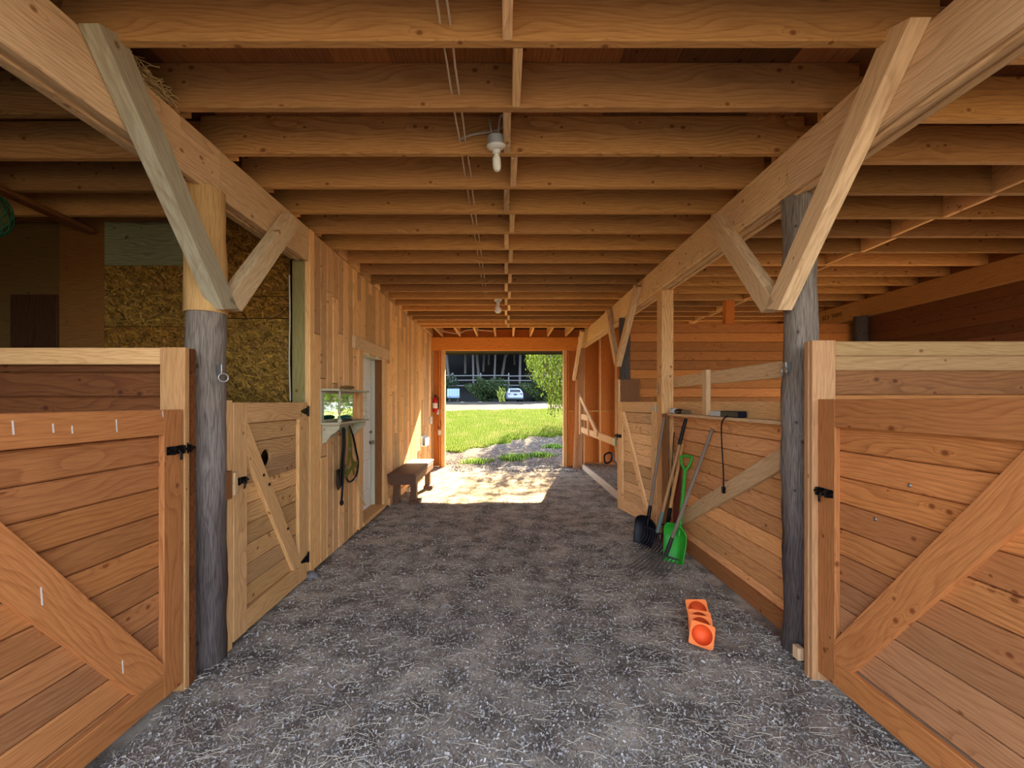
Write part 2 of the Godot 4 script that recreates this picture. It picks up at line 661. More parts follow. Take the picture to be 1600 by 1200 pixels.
	yn.skin(rows, mids, false)
	tag(put("ground", yn.mesh(), tri_mat("gravel", Color(0.80, 0.78, 0.76), "gravel", 0.8)), "unseen pale gravel ground added along the right side to bounce daylight into the barn", "gravel", "", "structure")
	var bl := MB.new()
	for k in 4:
		var a := TAU * k / 4.0 + 0.4
		var o := Vector3(cos(a), 0, sin(a)) * 0.25
		var s := Vector3(-sin(a), 0, cos(a)) * 0.12
		var tip := Vector3(cos(a) * 0.7, 1.0, sin(a) * 0.7)
		bl.tri(o - s, o + s, tip, Vector3(-cos(a) * 0.3, 0.95, -sin(a) * 0.3).normalized())
	var placed := func(k):
		var d := 0.0
		var x := 0.0
		for tries in 30:
			d = 12.0 + 20.0 * pow(rng.randf(), 1.4)
			x = rng.randf_range(-0.24, 0.24) * d
			if region(x, d) == "lawn":
				break
		var s := rng.randf_range(0.035, 0.075) * (1.0 + d * 0.015)
		var g := rng.randf_range(0.75, 1.25)
		var dry := clampf(nz.get_noise_2d(x * 0.5 + 30.0, d * 0.3) * 1.6, 0.0, 1.0)
		return [Transform3D(Basis(Vector3.UP, rng.randf() * TAU).scaled(Vector3(s, s, s)), Vector3(x, gy(x, d) - 0.005, -d)), Color(0.105, 0.15, 0.011).lerp(Color(0.20, 0.185, 0.06), dry * 0.6) * g]
	scatter("lawn_grass", "short bright green grass of the lawn outside", "grass", bl.mesh(), 70000, placed)
	var tufts := func(k):
		var c: Array = [[-0.75, 10.7], [0.15, 11.1], [0.35, 11.4], [1.0, 11.6], [1.5, 13.2]][k % 5]
		var x: float = c[0] + rng.randfn(0, 0.17)
		var d: float = c[1] + rng.randfn(0, 0.15)
		var s := rng.randf_range(0.05, 0.12)
		return [Transform3D(Basis(Vector3.UP, rng.randf() * TAU).scaled(Vector3(s, s, s)), Vector3(x, gy(x, d), -d)), Color(0.12, 0.21, 0.03) * rng.randf_range(0.7, 1.3)]
	scatter("grass_tufts", "low green weeds growing in the gravel apron", "grass", bl.mesh(), 700, tufts)
	var peb := MB.new()
	peb.ball(Vector3(), Vector3(0.5, 0.32, 0.4), 6, 4)
	scatter("gravel_stones", "loose stones on the gravel apron outside the doorway", "gravel", peb.mesh(), 9000, func(k):
		var d := rng.randf_range(9.3, 16.0)
		var x := rng.randf_range(-0.22, 0.22) * d
		for tries in 10:
			if region(x, d) == "yard":
				break
			d = rng.randf_range(9.3, 14.0)
			x = rng.randf_range(-0.22, 0.22) * d
		var s := rng.randf_range(0.012, 0.045)
		return [Transform3D(Basis(Vector3.UP, rng.randf() * TAU).scaled(Vector3(s, s, s)), Vector3(clampf(x, -1.3, 9) if d < 10.3 else x, gy(x, d), -d)), Color(0.16, 0.15, 0.137) * rng.randf_range(0.5, 1.4)])


func scatter(called: String, label: String, category: String, m: Mesh, count: int, where: Callable, parent: Node3D = self, rough := 0.9) -> MultiMeshInstance3D:
	var mm := MultiMesh.new()
	mm.transform_format = MultiMesh.TRANSFORM_3D
	mm.use_colors = true
	mm.mesh = m
	mm.instance_count = count
	for k in count:
		var r: Array = where.call(k)
		mm.set_instance_transform(k, r[0])
		mm.set_instance_color(k, r[1])
	var o := MultiMeshInstance3D.new()
	o.name = numbered(called) if parent == self else called
	o.multimesh = mm
	var key := "scatter%s" % category
	if not mats.has(key):
		var sm := StandardMaterial3D.new()
		sm.vertex_color_use_as_albedo = true
		sm.roughness = rough
		sm.metallic_specular = 0.2
		sm.cull_mode = BaseMaterial3D.CULL_DISABLED
		if category in ["grass", "tree", "shrub"]:
			sm.backlight_enabled = true
			sm.backlight = Color(0.30, 0.36, 0.05)
		mats[key] = sm
	o.material_override = mats[key]
	parent.add_child(o, true)
	o.global_transform = Transform3D()
	if parent == self:
		tag(o, label, category)
	o.set_meta("kind", "stuff")
	return o


func jz(k: int) -> float:
	return 2.206 + 0.408 * k


func build_ceiling() -> void:
	var c := thing("ceiling", "open joist ceiling of golden softwood under dark deck boards", "ceiling", Vector3(0, 3.1, 0), "", "structure")
	# deck
	for k in 37:
		var x := -5.4 + 0.3 * k
		plank("deck_board", c, Vector3(x + 0.15, 3.35, 0.6), Vector3(x + 0.15, 3.35, -10.3), 0.3, 0.03, Vector3.DOWN, wood(BROWN, -1, 0.25), 0.003)
	plank("added_cover_sheet", c, Vector3(0, 3.385, 0.7), Vector3(0, 3.385, -10.4), 11.2, 0.03, Vector3.DOWN, wood(BROWN, 1))  # sheet added over the deck so no sky leaks between boards
	var spans := [[-5.3, -1.72, 0.05], [-1.9, 1.86, 0.0], [1.74, 5.5, 0.092]]
	for s in spans.size():
		var sp: Array = spans[s]
		for k in range(-5, 17):
			var d: float = jz(k) + sp[2] + 0.022
			plank("joist", c, Vector3(sp[0], 3.217, -d), Vector3(sp[1], 3.217, -d), 0.235, 0.044, Vector3.BACK, wood(JOIST, -1, 0.16), 0.004)
	for k in range(-5, 16):
		var d0 := jz(k) + 0.044
		var x := 0.055 if k % 2 != 0 else 0.008
		plank("blocking", c, Vector3(x, 3.217, -d0), Vector3(x, 3.217, -jz(k + 1)), 0.235, 0.042, Vector3.LEFT, wood(PALE, -1, 0.12))
		x = 3.66 + (0.03 if k % 2 == 0 else -0.03)
		plank("blocking", c, Vector3(x, 3.217, -d0 - 0.092), Vector3(x, 3.217, -jz(k + 1) - 0.092), 0.235, 0.042, Vector3.LEFT, wood(HONEY, -1, 0.12))
		if k > 4:
			plank("blocking", c, Vector3(-1.775, 3.217, -d0), Vector3(-1.775, 3.217, -jz(k + 1)), 0.22, 0.042, Vector3.LEFT, wood(HONEY, -1, 0.12))
	# short lookouts from the last joist to the far header
	for x in [-1.75, -1.5, -1.08, -0.67, -0.24, 0.18, 0.59, 1.0, 1.43, 1.9, 2.3, 2.7, 3.1, 3.5, 3.9, 4.3, 4.7, 5.1]:
		plank("lookout", c, Vector3(x, 3.205, -8.78), Vector3(x, 3.205, -10.0), 0.2, 0.042, Vector3.LEFT, wood(HONEY, -1, 0.12))
	# strap under the joists of the left stall
	plank("strap", c, Vector3(-3.55, 3.078, -2.2), Vector3(-3.72, 3.078, -3.75), 0.09, 0.036, Vector3.DOWN, wood(BROWN))


func beam_of(o: Node3D, xs: Array, y0: float, y1: float, cuts: Array, colour: Color) -> void:
	# built-up beam: plies side by side, each cut at its own places
	for i in xs.size() - 1:
		for j in cuts.size() - 1:
			var low: float = y0 - (0.012 if i % 2 == 1 else 0.0)
			plank("beam_ply", o, Vector3((xs[i] + xs[i + 1]) / 2, (low + y1) / 2, -cuts[j]), Vector3((xs[i] + xs[i + 1]) / 2, (low + y1) / 2, -cuts[j + 1] + 0.003), y1 - low, xs[i + 1] - xs[i] - 0.001, Vector3.LEFT if xs[0] > 0 else Vector3.RIGHT, wood(colour, -1, 0.06), 0.006)


func log_post(o: Node3D, called: String, x: float, d: float, y0: float, y1: float, r: float, m: StandardMaterial3D, sd: int, rough := 0.06, lean := 0.0) -> MeshInstance3D:
	var nz := FastNoiseLite.new()
	nz.seed = sd
	nz.frequency = 1.0
	nz.fractal_octaves = 3
	var rows := []
	var mids := []
	var hs := int((y1 - y0) / 0.05) + 1
	for i in hs + 1:
		var y := lerpf(y0, y1, float(i) / hs)
		var c := Vector3(x + lean * (y - y0) + 0.012 * nz.get_noise_2d(y * 1.2, 7.0), y, -d + 0.012 * nz.get_noise_2d(y * 1.2, 77.0))
		var ring := PackedVector3Array()
		for j in 20:
			var a := TAU * j / 20
			var k := r * (1.0 + rough * 2.2 * nz.get_noise_3d(cos(a) * 1.1, y * 1.6, sin(a) * 1.1) + rough * 0.9 * nz.get_noise_3d(cos(a) * 4.0, y * 2.5, sin(a) * 4.0)) * (1.0 + 0.05 * (y1 - y) / 2.8)
			ring.append(c + Vector3(cos(a) * k, 0, sin(a) * k))
		rows.append(ring)
		mids.append(c)
	var m2 := MB.new()
	m2.skin(rows, mids, true, 0.625, 1.2)
	m2.cap(rows[0], Vector3.DOWN)
	m2.cap(rows[-1], Vector3.UP)
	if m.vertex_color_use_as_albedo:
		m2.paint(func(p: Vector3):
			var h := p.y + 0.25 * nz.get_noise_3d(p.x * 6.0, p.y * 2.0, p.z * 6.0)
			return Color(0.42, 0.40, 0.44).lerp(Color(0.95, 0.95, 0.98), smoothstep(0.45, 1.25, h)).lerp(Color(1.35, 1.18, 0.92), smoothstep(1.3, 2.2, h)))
	return put(called, m2.mesh(), m, o)


func brace(label: String, x: float, a: Vector2, b: Vector2, w: float, t: float, colour: Color, out: float, kind := -1) -> void:
	# a and b are (depth, height); ends are cut plumb or level
	var m := MB.new()
	var d := (b - a).normalized()
	var q := Vector2(-d.y, d.x) * w / 2
	var s := absf(d.y)
	var poly := PackedVector2Array()
	var L := a.distance_to(b)
	var sk: float = w * 0.42
	poly.append_array([Vector2(-L / 2 + sk, -w / 2), Vector2(L / 2, -w / 2), Vector2(L / 2 - 0.3 * w, w / 2), Vector2(-L / 2, w / 2)])
	if (b.x - a.x) * out < 0.0:
		poly = PackedVector2Array([Vector2(-L / 2, -w / 2), Vector2(L / 2 - 0.3 * w, -w / 2), Vector2(L / 2, w / 2), Vector2(-L / 2 + sk, w / 2)])
	m.prism(poly, t, uoff(w + 0.1) + Vector2(0, w))
	var pa := Vector3(x, a.y, -a.x)
	var pc := Vector3(x, b.y, -b.x)
	var tone := wood(colour, kind, 0.04)
	tag(put("knee_brace", m.mesh(), tone, self, Transform3D(basis_along(pc - pa, Vector3(out, 0, 0)), (pa + pc) / 2)), label, "brace")


func build_beams() -> void:
	var o := thing("ceiling_beam", "built-up timber beam on the left, ending at the plank wall", "beam", Vector3(-1.83, 2.81, -0.2))
	beam_of(o, [-1.91, -1.87, -1.83, -1.79, -1.75], 2.815, 3.097, [-0.5, 2.58, 3.73], PALE)
	o = thing("ceiling_beam", "long built-up timber beam on the right running to the far doorway", "beam", Vector3(1.79, 2.81, -0.2))
	beam_of(o, [1.72, 1.757, 1.795, 1.833, 1.87], 2.815, 3.097, [-0.5, 2.564, 6.3, 9.98], PALE)

	var grey := mat("grey_wood", Color(0.55, 0.50, 0.45), 0.9, 0.0, "grey")
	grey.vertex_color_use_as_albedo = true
	var dark := mat("dark_grey_wood", Color(0.36, 0.33, 0.31), 0.9, 0.0, "grey")
	var tan_log := mat("tan_log", Color(0.72, 0.53, 0.36), 0.85, 0.0, "wood1")
	o = thing("log_post", "weathered round log post on the left between the two stall doors", "post", Vector3(-1.80, 0, -2.52))
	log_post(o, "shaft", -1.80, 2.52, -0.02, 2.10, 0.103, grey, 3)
	tag(log_post(o, "debarked_top", -1.80, 2.52, 2.08, 2.815, 0.108, mat("debarked", Color(0.78, 0.62, 0.38), 0.8, 0.0, "wood1"), 5, 0.03), "yellow debarked top", "")
	o = thing("log_post", "gnarled grey log post on the right beside the near stall door", "post", Vector3(1.822, 0, -2.6))
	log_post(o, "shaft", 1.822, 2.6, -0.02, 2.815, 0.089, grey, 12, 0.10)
	o = thing("square_post", "square sawn post behind the leaning tools, hinge of the ajar door", "post", Vector3(1.818, 0, -4.785))
	box("shaft", o, Vector3(1.818, 1.405, -4.785), Vector3(0.135, 2.82, 0.15), wood(HONEY, 2, 0.0), 0.006)
	o = thing("log_post", "dark log post with a pair of braces behind the ajar door", "post", Vector3(1.80, 0, -6.35))
	log_post(o, "shaft", 1.80, 6.35, -0.02, 2.815, 0.08, dark, 21, 0.05)
	o = thing("log_post", "reddish-brown round log post by the right side of the far doorway", "post", Vector3(1.69, 0, -9.86))
	log_post(o, "shaft", 1.69, 9.86, -0.02, 2.815, 0.098, tan_log, 33, 0.05, 0.025)
	o = thing("square_post", "greenish square post at the near end of the plank wall", "post", Vector3(-1.832, 0, -3.8))
	box("shaft", o, Vector3(-1.832, 1.405, -3.8), Vector3(0.155, 2.82, 0.1), mat("treated", Color(0.62, 0.58, 0.36), 0.8, 0.0, "wood1"), 0.005)
	o = thing("log_post", "dark post against the right outer wall under the stamped beam", "post", Vector3(5.33, 0, -6.3))
	log_post(o, "shaft", 5.33, 6.3, -0.02, 2.83, 0.09, dark, 41, 0.06)

	brace("long weathered greenish brace rising from the left log post towards the viewer", -1.70, Vector2(2.55, 2.09), Vector2(1.76, 3.13), 0.125, 0.085, Color(0.66, 0.62, 0.50), 1.0, 1)
	brace("short pale brace rising from the left log post towards the plank wall", -1.70, Vector2(2.56, 2.12), Vector2(3.33, 3.0), 0.12, 0.085, Color(0.82, 0.72, 0.55), 1.0, 1)
	brace("long pale brace rising from the right gnarled post towards the viewer", 1.675, Vector2(2.60, 2.10), Vector2(1.74, 3.14), 0.125, 0.085, PALE, -1.0, 1)
	brace("short pale brace rising from the right gnarled post towards the doorway", 1.675, Vector2(2.60, 2.12), Vector2(3.37, 3.02), 0.12, 0.085, PALE, -1.0, 1)
	brace("brace leaning towards the viewer on the dark log post", 1.68, Vector2(6.30, 2.08), Vector2(5.33, 3.04), 0.11, 0.07, PALE, -1.0, 1)
	brace("brace leaning towards the doorway on the dark log post", 1.68, Vector2(6.30, 2.10), Vector2(6.93, 3.06), 0.11, 0.07, PALE, -1.0, 1)
	brace("single brace from the reddish-brown post beside the far doorway", 1.60, Vector2(9.86, 2.05), Vector2(8.8, 3.05), 0.11, 0.06, PALE, -1.0, 1)


func build_tack_wall() -> void:
	var w := thing("wall_left", "left wall of vertical honey-coloured planks with staggered end joints", "wall", Vector3(-1.76, 0, -6.8), "", "structure")
	var f := Transform3D(Basis(Vector3(0, 0, -1), Vector3.UP, Vector3.RIGHT), Vector3(-1.75, 0, 0))   # x = depth, y = height, z = into the aisle
	var z := 3.835
	pb("corner_trim", w, f, Vector2(3.79, 0.0), Vector2(3.79, 3.095), 0.088, 0.05, -0.02, wood(HONEY, 1), 0.006)
	var row := 0
	while z < 9.93:
		var pw := minf(0.1405, 9.985 - z)
		var cuts := [0.02]
		var y := rng.randf_range(0.35, 1.7)
		if row % 3 == 0:
			y = rng.randf_range(1.0, 2.2)
		while y < 2.95:
			cuts.append(y)
			y += rng.randf_range(0.75, 1.9)
		cuts.append(3.09)
		var mid := z + pw / 2
		for j in cuts.size() - 1:
			var a: float = cuts[j]
			var b: float = cuts[j + 1]
			if mid > 5.0 and mid < 5.98:
				if b < 2.2:
					continue
				a = maxf(a, 2.14)
				if a > 3.0:
					continue
			pb("plank", w, f, Vector2(mid, a + 0.004), Vector2(mid, b - 0.004), pw - 0.0045, 0.02, -0.01 + rng.randf_range(-0.002, 0.002), wood(HONEY, -1, 0.11), 0.008)
		z += pw
		row += 1
	# sheathing behind the planks, either side of the door and above it
	var dk := wood(Color(0.25, 0.16, 0.09), 1)
	pb("sheathing", w, f, Vector2(3.84, 1.55), Vector2(5.0, 1.55), 3.08, 0.012, -0.03, dk)
	pb("sheathing", w, f, Vector2(5.98, 1.55), Vector2(10.0, 1.55), 3.08, 0.012, -0.03, dk)
	pb("sheathing", w, f, Vector2(5.0, 2.62), Vector2(5.98, 2.62), 0.93, 0.012, -0.03, dk)
	pb("sill_board", w, f, Vector2(6.25, 0.06), Vector2(9.95, 0.06), 0.12, 0.03, 0.015, wood(HONEY, 1), 0.005)

	var d := thing("door_1", "white panelled door in the left plank wall with a pale plank header", "door", Vector3(-1.8, 0, -5.5), "", "structure")
	pb("header", d, f, Vector2(4.78, 2.238), Vector2(6.2, 2.238), 0.142, 0.04, 0.02, wood(PALE, 1, 0.0), 0.006)
	pb("casing", d, f, Vector2(4.99, 0.05), Vector2(4.99, 2.165), 0.14, 0.036, 0.018, wood(HONEY, 0, 0.0), 0.005)
	pb("casing", d, f, Vector2(6.0, 0.05), Vector2(6.0, 2.165), 0.14, 0.036, 0.018, wood(HONEY, 0, 0.0), 0.005)
	var trim := mat("frame_paint", Color(0.80, 0.80, 0.70), 0.5)
	for s in [5.035, 5.955]:
		box("jamb", d, Vector3(-1.80, 1.12, -s), Vector3(0.1, 2.08, 0.03), wood(BROWN, 1, 0.0))
		box("door_frame", d, Vector3(-1.90, 1.12, -s), Vector3(0.1, 2.08, 0.032), trim)
	box("jamb", d, Vector3(-1.85, 2.155, -5.495), Vector3(0.2, 0.03, 0.9), trim)
	box("threshold", d, Vector3(-1.80, 0.075, -5.495), Vector3(0.2, 0.05, 0.9), wood(HONEY, 1))
	box("riser", d, Vector3(-1.76, 0.03, -5.495), Vector3(0.03, 0.06, 0.9), wood(BROWN, 1))
	var white := mat("door_paint", Color(0.88, 0.86, 0.80), 0.45)
	var leaf := box("leaf", d, Vector3(-1.915, 1.12, -5.495), Vector3(0.03, 2.04, 0.888), white)
	for y in [[0.24, 0.42], [0.75, 0.55], [1.45, 0.3]]:
		for s in [5.27, 5.72]:
			var pn := MB.new()
			var hw := 0.15
			var y0: float = 0.1 + y[0]
			var y1: float = y0 + y[1]
			# raised rim and field of one door panel
			for r in [[0.0, 0.022, 0.008], [0.045, 9.0, 0.007]]:
				var o0: float = r[0]
				var o1: float = r[1]
				if o1 > 1.0:
					pn.board(y1 - y0 - 2 * o0, 2 * hw - 2 * o0, 0.014, 0.006, Vector2(), Transform3D(Basis(Vector3.UP, Vector3.BACK, Vector3.RIGHT), Vector3(-1.898, (y0 + y1) / 2, -s)))
				else:
					for k in 4:
						var vert := k < 2
						var sg := -1.0 if k % 2 == 0 else 1.0
						var c := Vector3(-1.897, (y0 + y1) / 2 + (0.0 if vert else sg * ((y1 - y0) / 2 - 0.011)), -s + (sg * (hw - 0.011) if vert else 0.0))
						pn.board(y1 - y0 if vert else 2 * hw, 0.022, 0.014, 0.005, Vector2(), Transform3D(Basis(Vector3.UP, Vector3.BACK, Vector3.RIGHT) if vert else Basis(Vector3.BACK, Vector3.DOWN, Vector3.RIGHT), c))
			put("door_panel", pn.mesh(), white, leaf)
	for q in [[1.13, 0.022, 0.03, "deadbolt"], [0.985, 0.028, 0.065, "knob"]]:
		var kb := MB.new()
		var r: float = q[1]
		kb.lathe([Vector2(0, 0), Vector2(r * 1.15, 0), Vector2(r * 1.15, 0.008), Vector2(r * 0.45, 0.012), Vector2(r * 0.45, q[2] * 0.5), Vector2(r, q[2] * 0.65), Vector2(r, q[2] * 0.9), Vector2(r * 0.6, q[2]), Vector2(0, q[2])], 16, Transform3D(Basis(Vector3(0, 0, 1), Vector3.RIGHT, Vector3.UP), Vector3(-1.9, q[0], -5.87)))
		put(q[3], kb.mesh(), mat("satin_nickel", Color(0.55, 0.5, 0.42), 0.3, 0.9), leaf)


func build_far_wall() -> void:
	var w := thing("wall_far", "far end wall of orange plywood and studs round the open doorway", "wall", Vector3(0, 0, -10.1), "", "structure")
	var ply := func(): return wood(FIR, 1, 0.05)
	# sheets: (x0, x1, y0, y1)
	for s in [[-5.3, -2.7, 0.0, 3.3], [-2.7, -1.49, 0.0, 3.3], [-1.49, 1.42, 2.9, 3.3], [1.42, 2.62, 0.0, 1.33], [1.42, 2.62, 1.33, 3.3], [2.62, 3.84, 0.0, 3.3], [3.84, 5.5, 0.0, 3.3]]:
		box("plywood_sheet", w, Vector3((s[0] + s[1]) / 2, (s[2] + s[3]) / 2, -10.115), Vector3(s[1] - s[0] - 0.004, s[3] - s[2] - 0.004, 0.02), ply.call())
	box("header", w, Vector3(-0.015, 2.932, -9.985), Vector3(3.54, 0.305, 0.045), wood(Color(0.90, 0.58, 0.24), 0, 0.0), 0.005)
	box("header_bottom", w, Vector3(-0.015, 2.79, -10.06), Vector3(3.54, 0.03, 0.09), wood(FIR, 1))
	for x in [-1.49, 1.42]:
		var sg := signf(x)
		box("jamb", w, Vector3(x, 1.39, -10.05), Vector3(0.09, 2.78, 0.16), wood(HONEY, 1, 0.0), 0.005)
		box("jamb_trim", w, Vector3(x + sg * 0.075, 1.39, -10.03), Vector3(0.04, 2.78, 0.09), wood(FIR, 1, 0.0), 0.004)
	for x in [-1.74, 1.87, 2.255, 2.63, 3.03, 3.43, 3.84, 4.24, 4.64, 5.04]:
		box("stud", w, Vector3(x, 1.55, -10.06), Vector3(0.04, 3.1, 0.088), wood(HONEY, 1, 0.08), 0.004)
	box("bottom_plate", w, Vector3(3.5, 0.06, -10.06), Vector3(3.2, 0.1, 0.092), wood(FIR, 1))

	var e := thing("eave", "dark board eave over the outside of the far doorway", "eave", Vector3(0, 2.75, -10.5), "", "structure")
	for k in 4:
		plank("soffit_board", e, Vector3(-5.5, 2.815 - 0.006 * k, -10.22 - 0.15 * k), Vector3(5.7, 2.815 - 0.006 * k, -10.22 - 0.15 * k), 0.149, 0.02, Vector3.DOWN, wood(Color(0.13, 0.09, 0.065), 0))
	plank("fascia", e, Vector3(-5.5, 2.86, -10.78), Vector3(5.7, 2.86, -10.78), 0.19, 0.03, Vector3.FORWARD, wood(Color(0.12, 0.085, 0.06), 0))
	plank("roof_sheet", e, Vector3(-5.5, 3.16, -10.44), Vector3(5.7, 3.16, -10.44), 0.9, 0.03, Vector3(0, 0.8, -0.6), mat("roofing", Color(0.25, 0.26, 0.27), 0.6))


func build_outer_walls() -> void:
	var w := thing("wall_right", "right outer wall of dark horizontal planks under the joists", "wall", Vector3(5.5, 0, -5), "", "structure")
	var open := [[3.3, 5.6, 2.1], [7.0, 9.5, 2.4]]   # unseen openings added to the second and third stall to let daylight in
	for k in 24:
		var y := 0.07 + 0.135 * k
		var runs := []
		var from := -0.55
		for q in open:
			if y - 0.067 < q[2]:
				runs.append([from, q[0]])
				from = q[1]
		runs.append([from, 10.1])
		for q in runs:
			plank("plank", w, Vector3(5.47, y, -q[0]), Vector3(5.47, y, -q[1]), 0.134, 0.025, Vector3.LEFT, wood(Color(0.50, 0.31, 0.17), -1, 0.2), 0.005)
	for q in [[-0.6, 3.3, 0.0], [3.3, 5.6, 2.16], [5.6, 7.0, 0.0], [7.0, 9.5, 2.43], [9.5, 10.2, 0.0]]:
		box("sheathing", w, Vector3(5.5, (q[2] + 3.4) / 2, -(q[0] + q[1]) / 2), Vector3(0.02, 3.4 - q[2], q[1] - q[0]), wood(BROWN, 1), 0.001)
	for q in open:
		for d in [q[0], q[1]]:
			box("added_door_post", w, Vector3(5.47, q[2] / 2, -d), Vector3(0.12, q[2], 0.06), wood(BROWN, 1))
		box("added_lintel", w, Vector3(5.47, q[2] + 0.05, -(q[0] + q[1]) / 2), Vector3(0.12, 0.1, q[1] - q[0] + 0.1), wood(BROWN, 1))
	for d in [1.5, 2.9]:
		box("stud", w, Vector3(5.42, 1.42, -d), Vector3(0.088, 2.83, 0.04), wood(BROWN, 1))
	w = thing("wall_left_outer", "left outer wall of dark boards behind the stalls", "wall", Vector3(-5.3, 0, -5), "", "structure")
	for k in 12:
		var y := 0.14 + 0.27 * k
		plank("plank", w, Vector3(-5.29, y, 0.55), Vector3(-5.29, y, -10.1), 0.268, 0.025, Vector3.RIGHT, wood(Color(0.45, 0.29, 0.16), -1, 0.2), 0.005)
	plank("sheathing", w, Vector3(-5.32, 1.65, 0.6), Vector3(-5.32, 1.65, -10.2), 3.4, 0.02, Vector3.RIGHT, wood(BROWN, 1))
	# the end behind the viewer: open between the stalls, unseen hatches added in the stalls for daylight
	w = thing("wall_near", "near end wall with the open doorway the viewer looks in through", "wall", Vector3(0, 0, 0.55), "", "structure")
	for s in [[-5.3, -4.6, 0, 3.35], [-4.6, -3.4, 0, 3.35], [-3.4, -2.3, 0, 1.5], [-3.4, -2.3, 2.4, 3.35], [-2.3, -1.78, 0, 3.35], [1.8, 2.3, 0, 3.35], [2.3, 4.8, 0, 1.2], [2.3, 4.8, 2.8, 3.35], [4.8, 5.5, 0, 3.35]]:
		box("wall_sheet", w, Vector3((s[0] + s[1]) / 2.0, (s[2] + s[3]) / 2.0, 0.6), Vector3(s[1] - s[0], s[3] - s[2], 0.04), wood(FIR, 1, 0.05))

	var o := thing("ceiling_beam", "roughly rounded wall-top beam with a black mill stamp, far right", "beam", Vector3(5.38, 2.83, -5))
	beam_of(o, [5.38, 5.455], 2.83, 3.095, [-0.5, 5.95, 6.38, 9.98], Color(0.74, 0.54, 0.30))
	var tm := TextMesh.new()
	tm.text = "DOUG FIR"
	tm.font_size = 16
	tm.pixel_size = 0.0054
	tm.depth = 0.002
	tm.curve_step = 2.0
	var sf := SystemFont.new()
	sf.font_names = PackedStringArray(["Droid Sans Mono"])
	sf.font_weight = 700
	tm.font = sf
	put("mill_stamp", tm, mat("stamp_ink", Color(0.07, 0.05, 0.04), 0.9), o, Transform3D(Basis(Vector3(0, 0, -1), Vector3.DOWN, Vector3.LEFT) * Basis(Vector3.BACK, 0.0), Vector3(5.3785, 2.965, -6.93)))


func latch(parent: Node3D, f: Transform3D, s: float, y: float, off: float, dir: float) -> void:
	# black slide bolt: plate, keepers, bolt with a turned-down handle
	var l := MB.new()
	l.board(0.105, 0.042, 0.004, 0.001, Vector2(), f * Transform3D(Basis(), Vector3(s, y, off)))
	for k in [-0.035, 0.03]:
		l.board(0.014, 0.044, 0.026, 0.004, Vector2(), f * Transform3D(Basis(), Vector3(s + k, y, off + 0.012)))
	var body := put("latch", l.mesh(), black(), parent)
	var b := MB.new()
	b.tube([f * Vector3(s - dir * 0.06, y, off + 0.015), f * Vector3(s + dir * 0.115, y, off + 0.015)], 0.0075, 8)
	b.tube([f * Vector3(s, y, off + 0.018), f * Vector3(s, y - 0.02, off + 0.034), f * Vector3(s + dir * 0.004, y - 0.05, off + 0.03)], 0.006, 8)
	put("bolt", b.mesh(), black(), body)
	var k2 := MB.new()
	k2.board(0.012, 0.04, 0.03, 0.003, Vector2(), f * Transform3D(Basis(), Vector3(s + dir * 0.088, y, off + 0.006)))
	for e in [-0.025, 0.025]:
		k2.ball(f * Vector3(s + dir * 0.088, y + e, off - 0.002), Vector3.ONE * 0.006, 8, 5)
	put("keeper", k2.mesh(), black(), body)


func hinge(parent: Node3D, f: Transform3D, s: float, y: float, off: float, dir: float, m: Material) -> void:
	var l := MB.new()
	l.prism(PackedVector2Array([Vector2(0, -0.03), Vector2(dir * 0.04, -0.026), Vector2(dir * 0.11, -0.008), Vector2(dir * 0.11, 0.008), Vector2(dir * 0.04, 0.026), Vector2(0, 0.03)]), 0.004, Vector2(), f * Transform3D(Basis(), Vector3(s, y, off)))
	l.tube([f * Vector3(s, y - 0.04, off + 0.004), f * Vector3(s, y + 0.04, off + 0.004)], 0.008, 8)
	l.board(0.03, 0.09, 0.004, 0.001, Vector2(), f * Transform3D(Basis(), Vector3(s - dir * 0.018, y, off)))
	put("hinge", l.mesh(), m, parent)


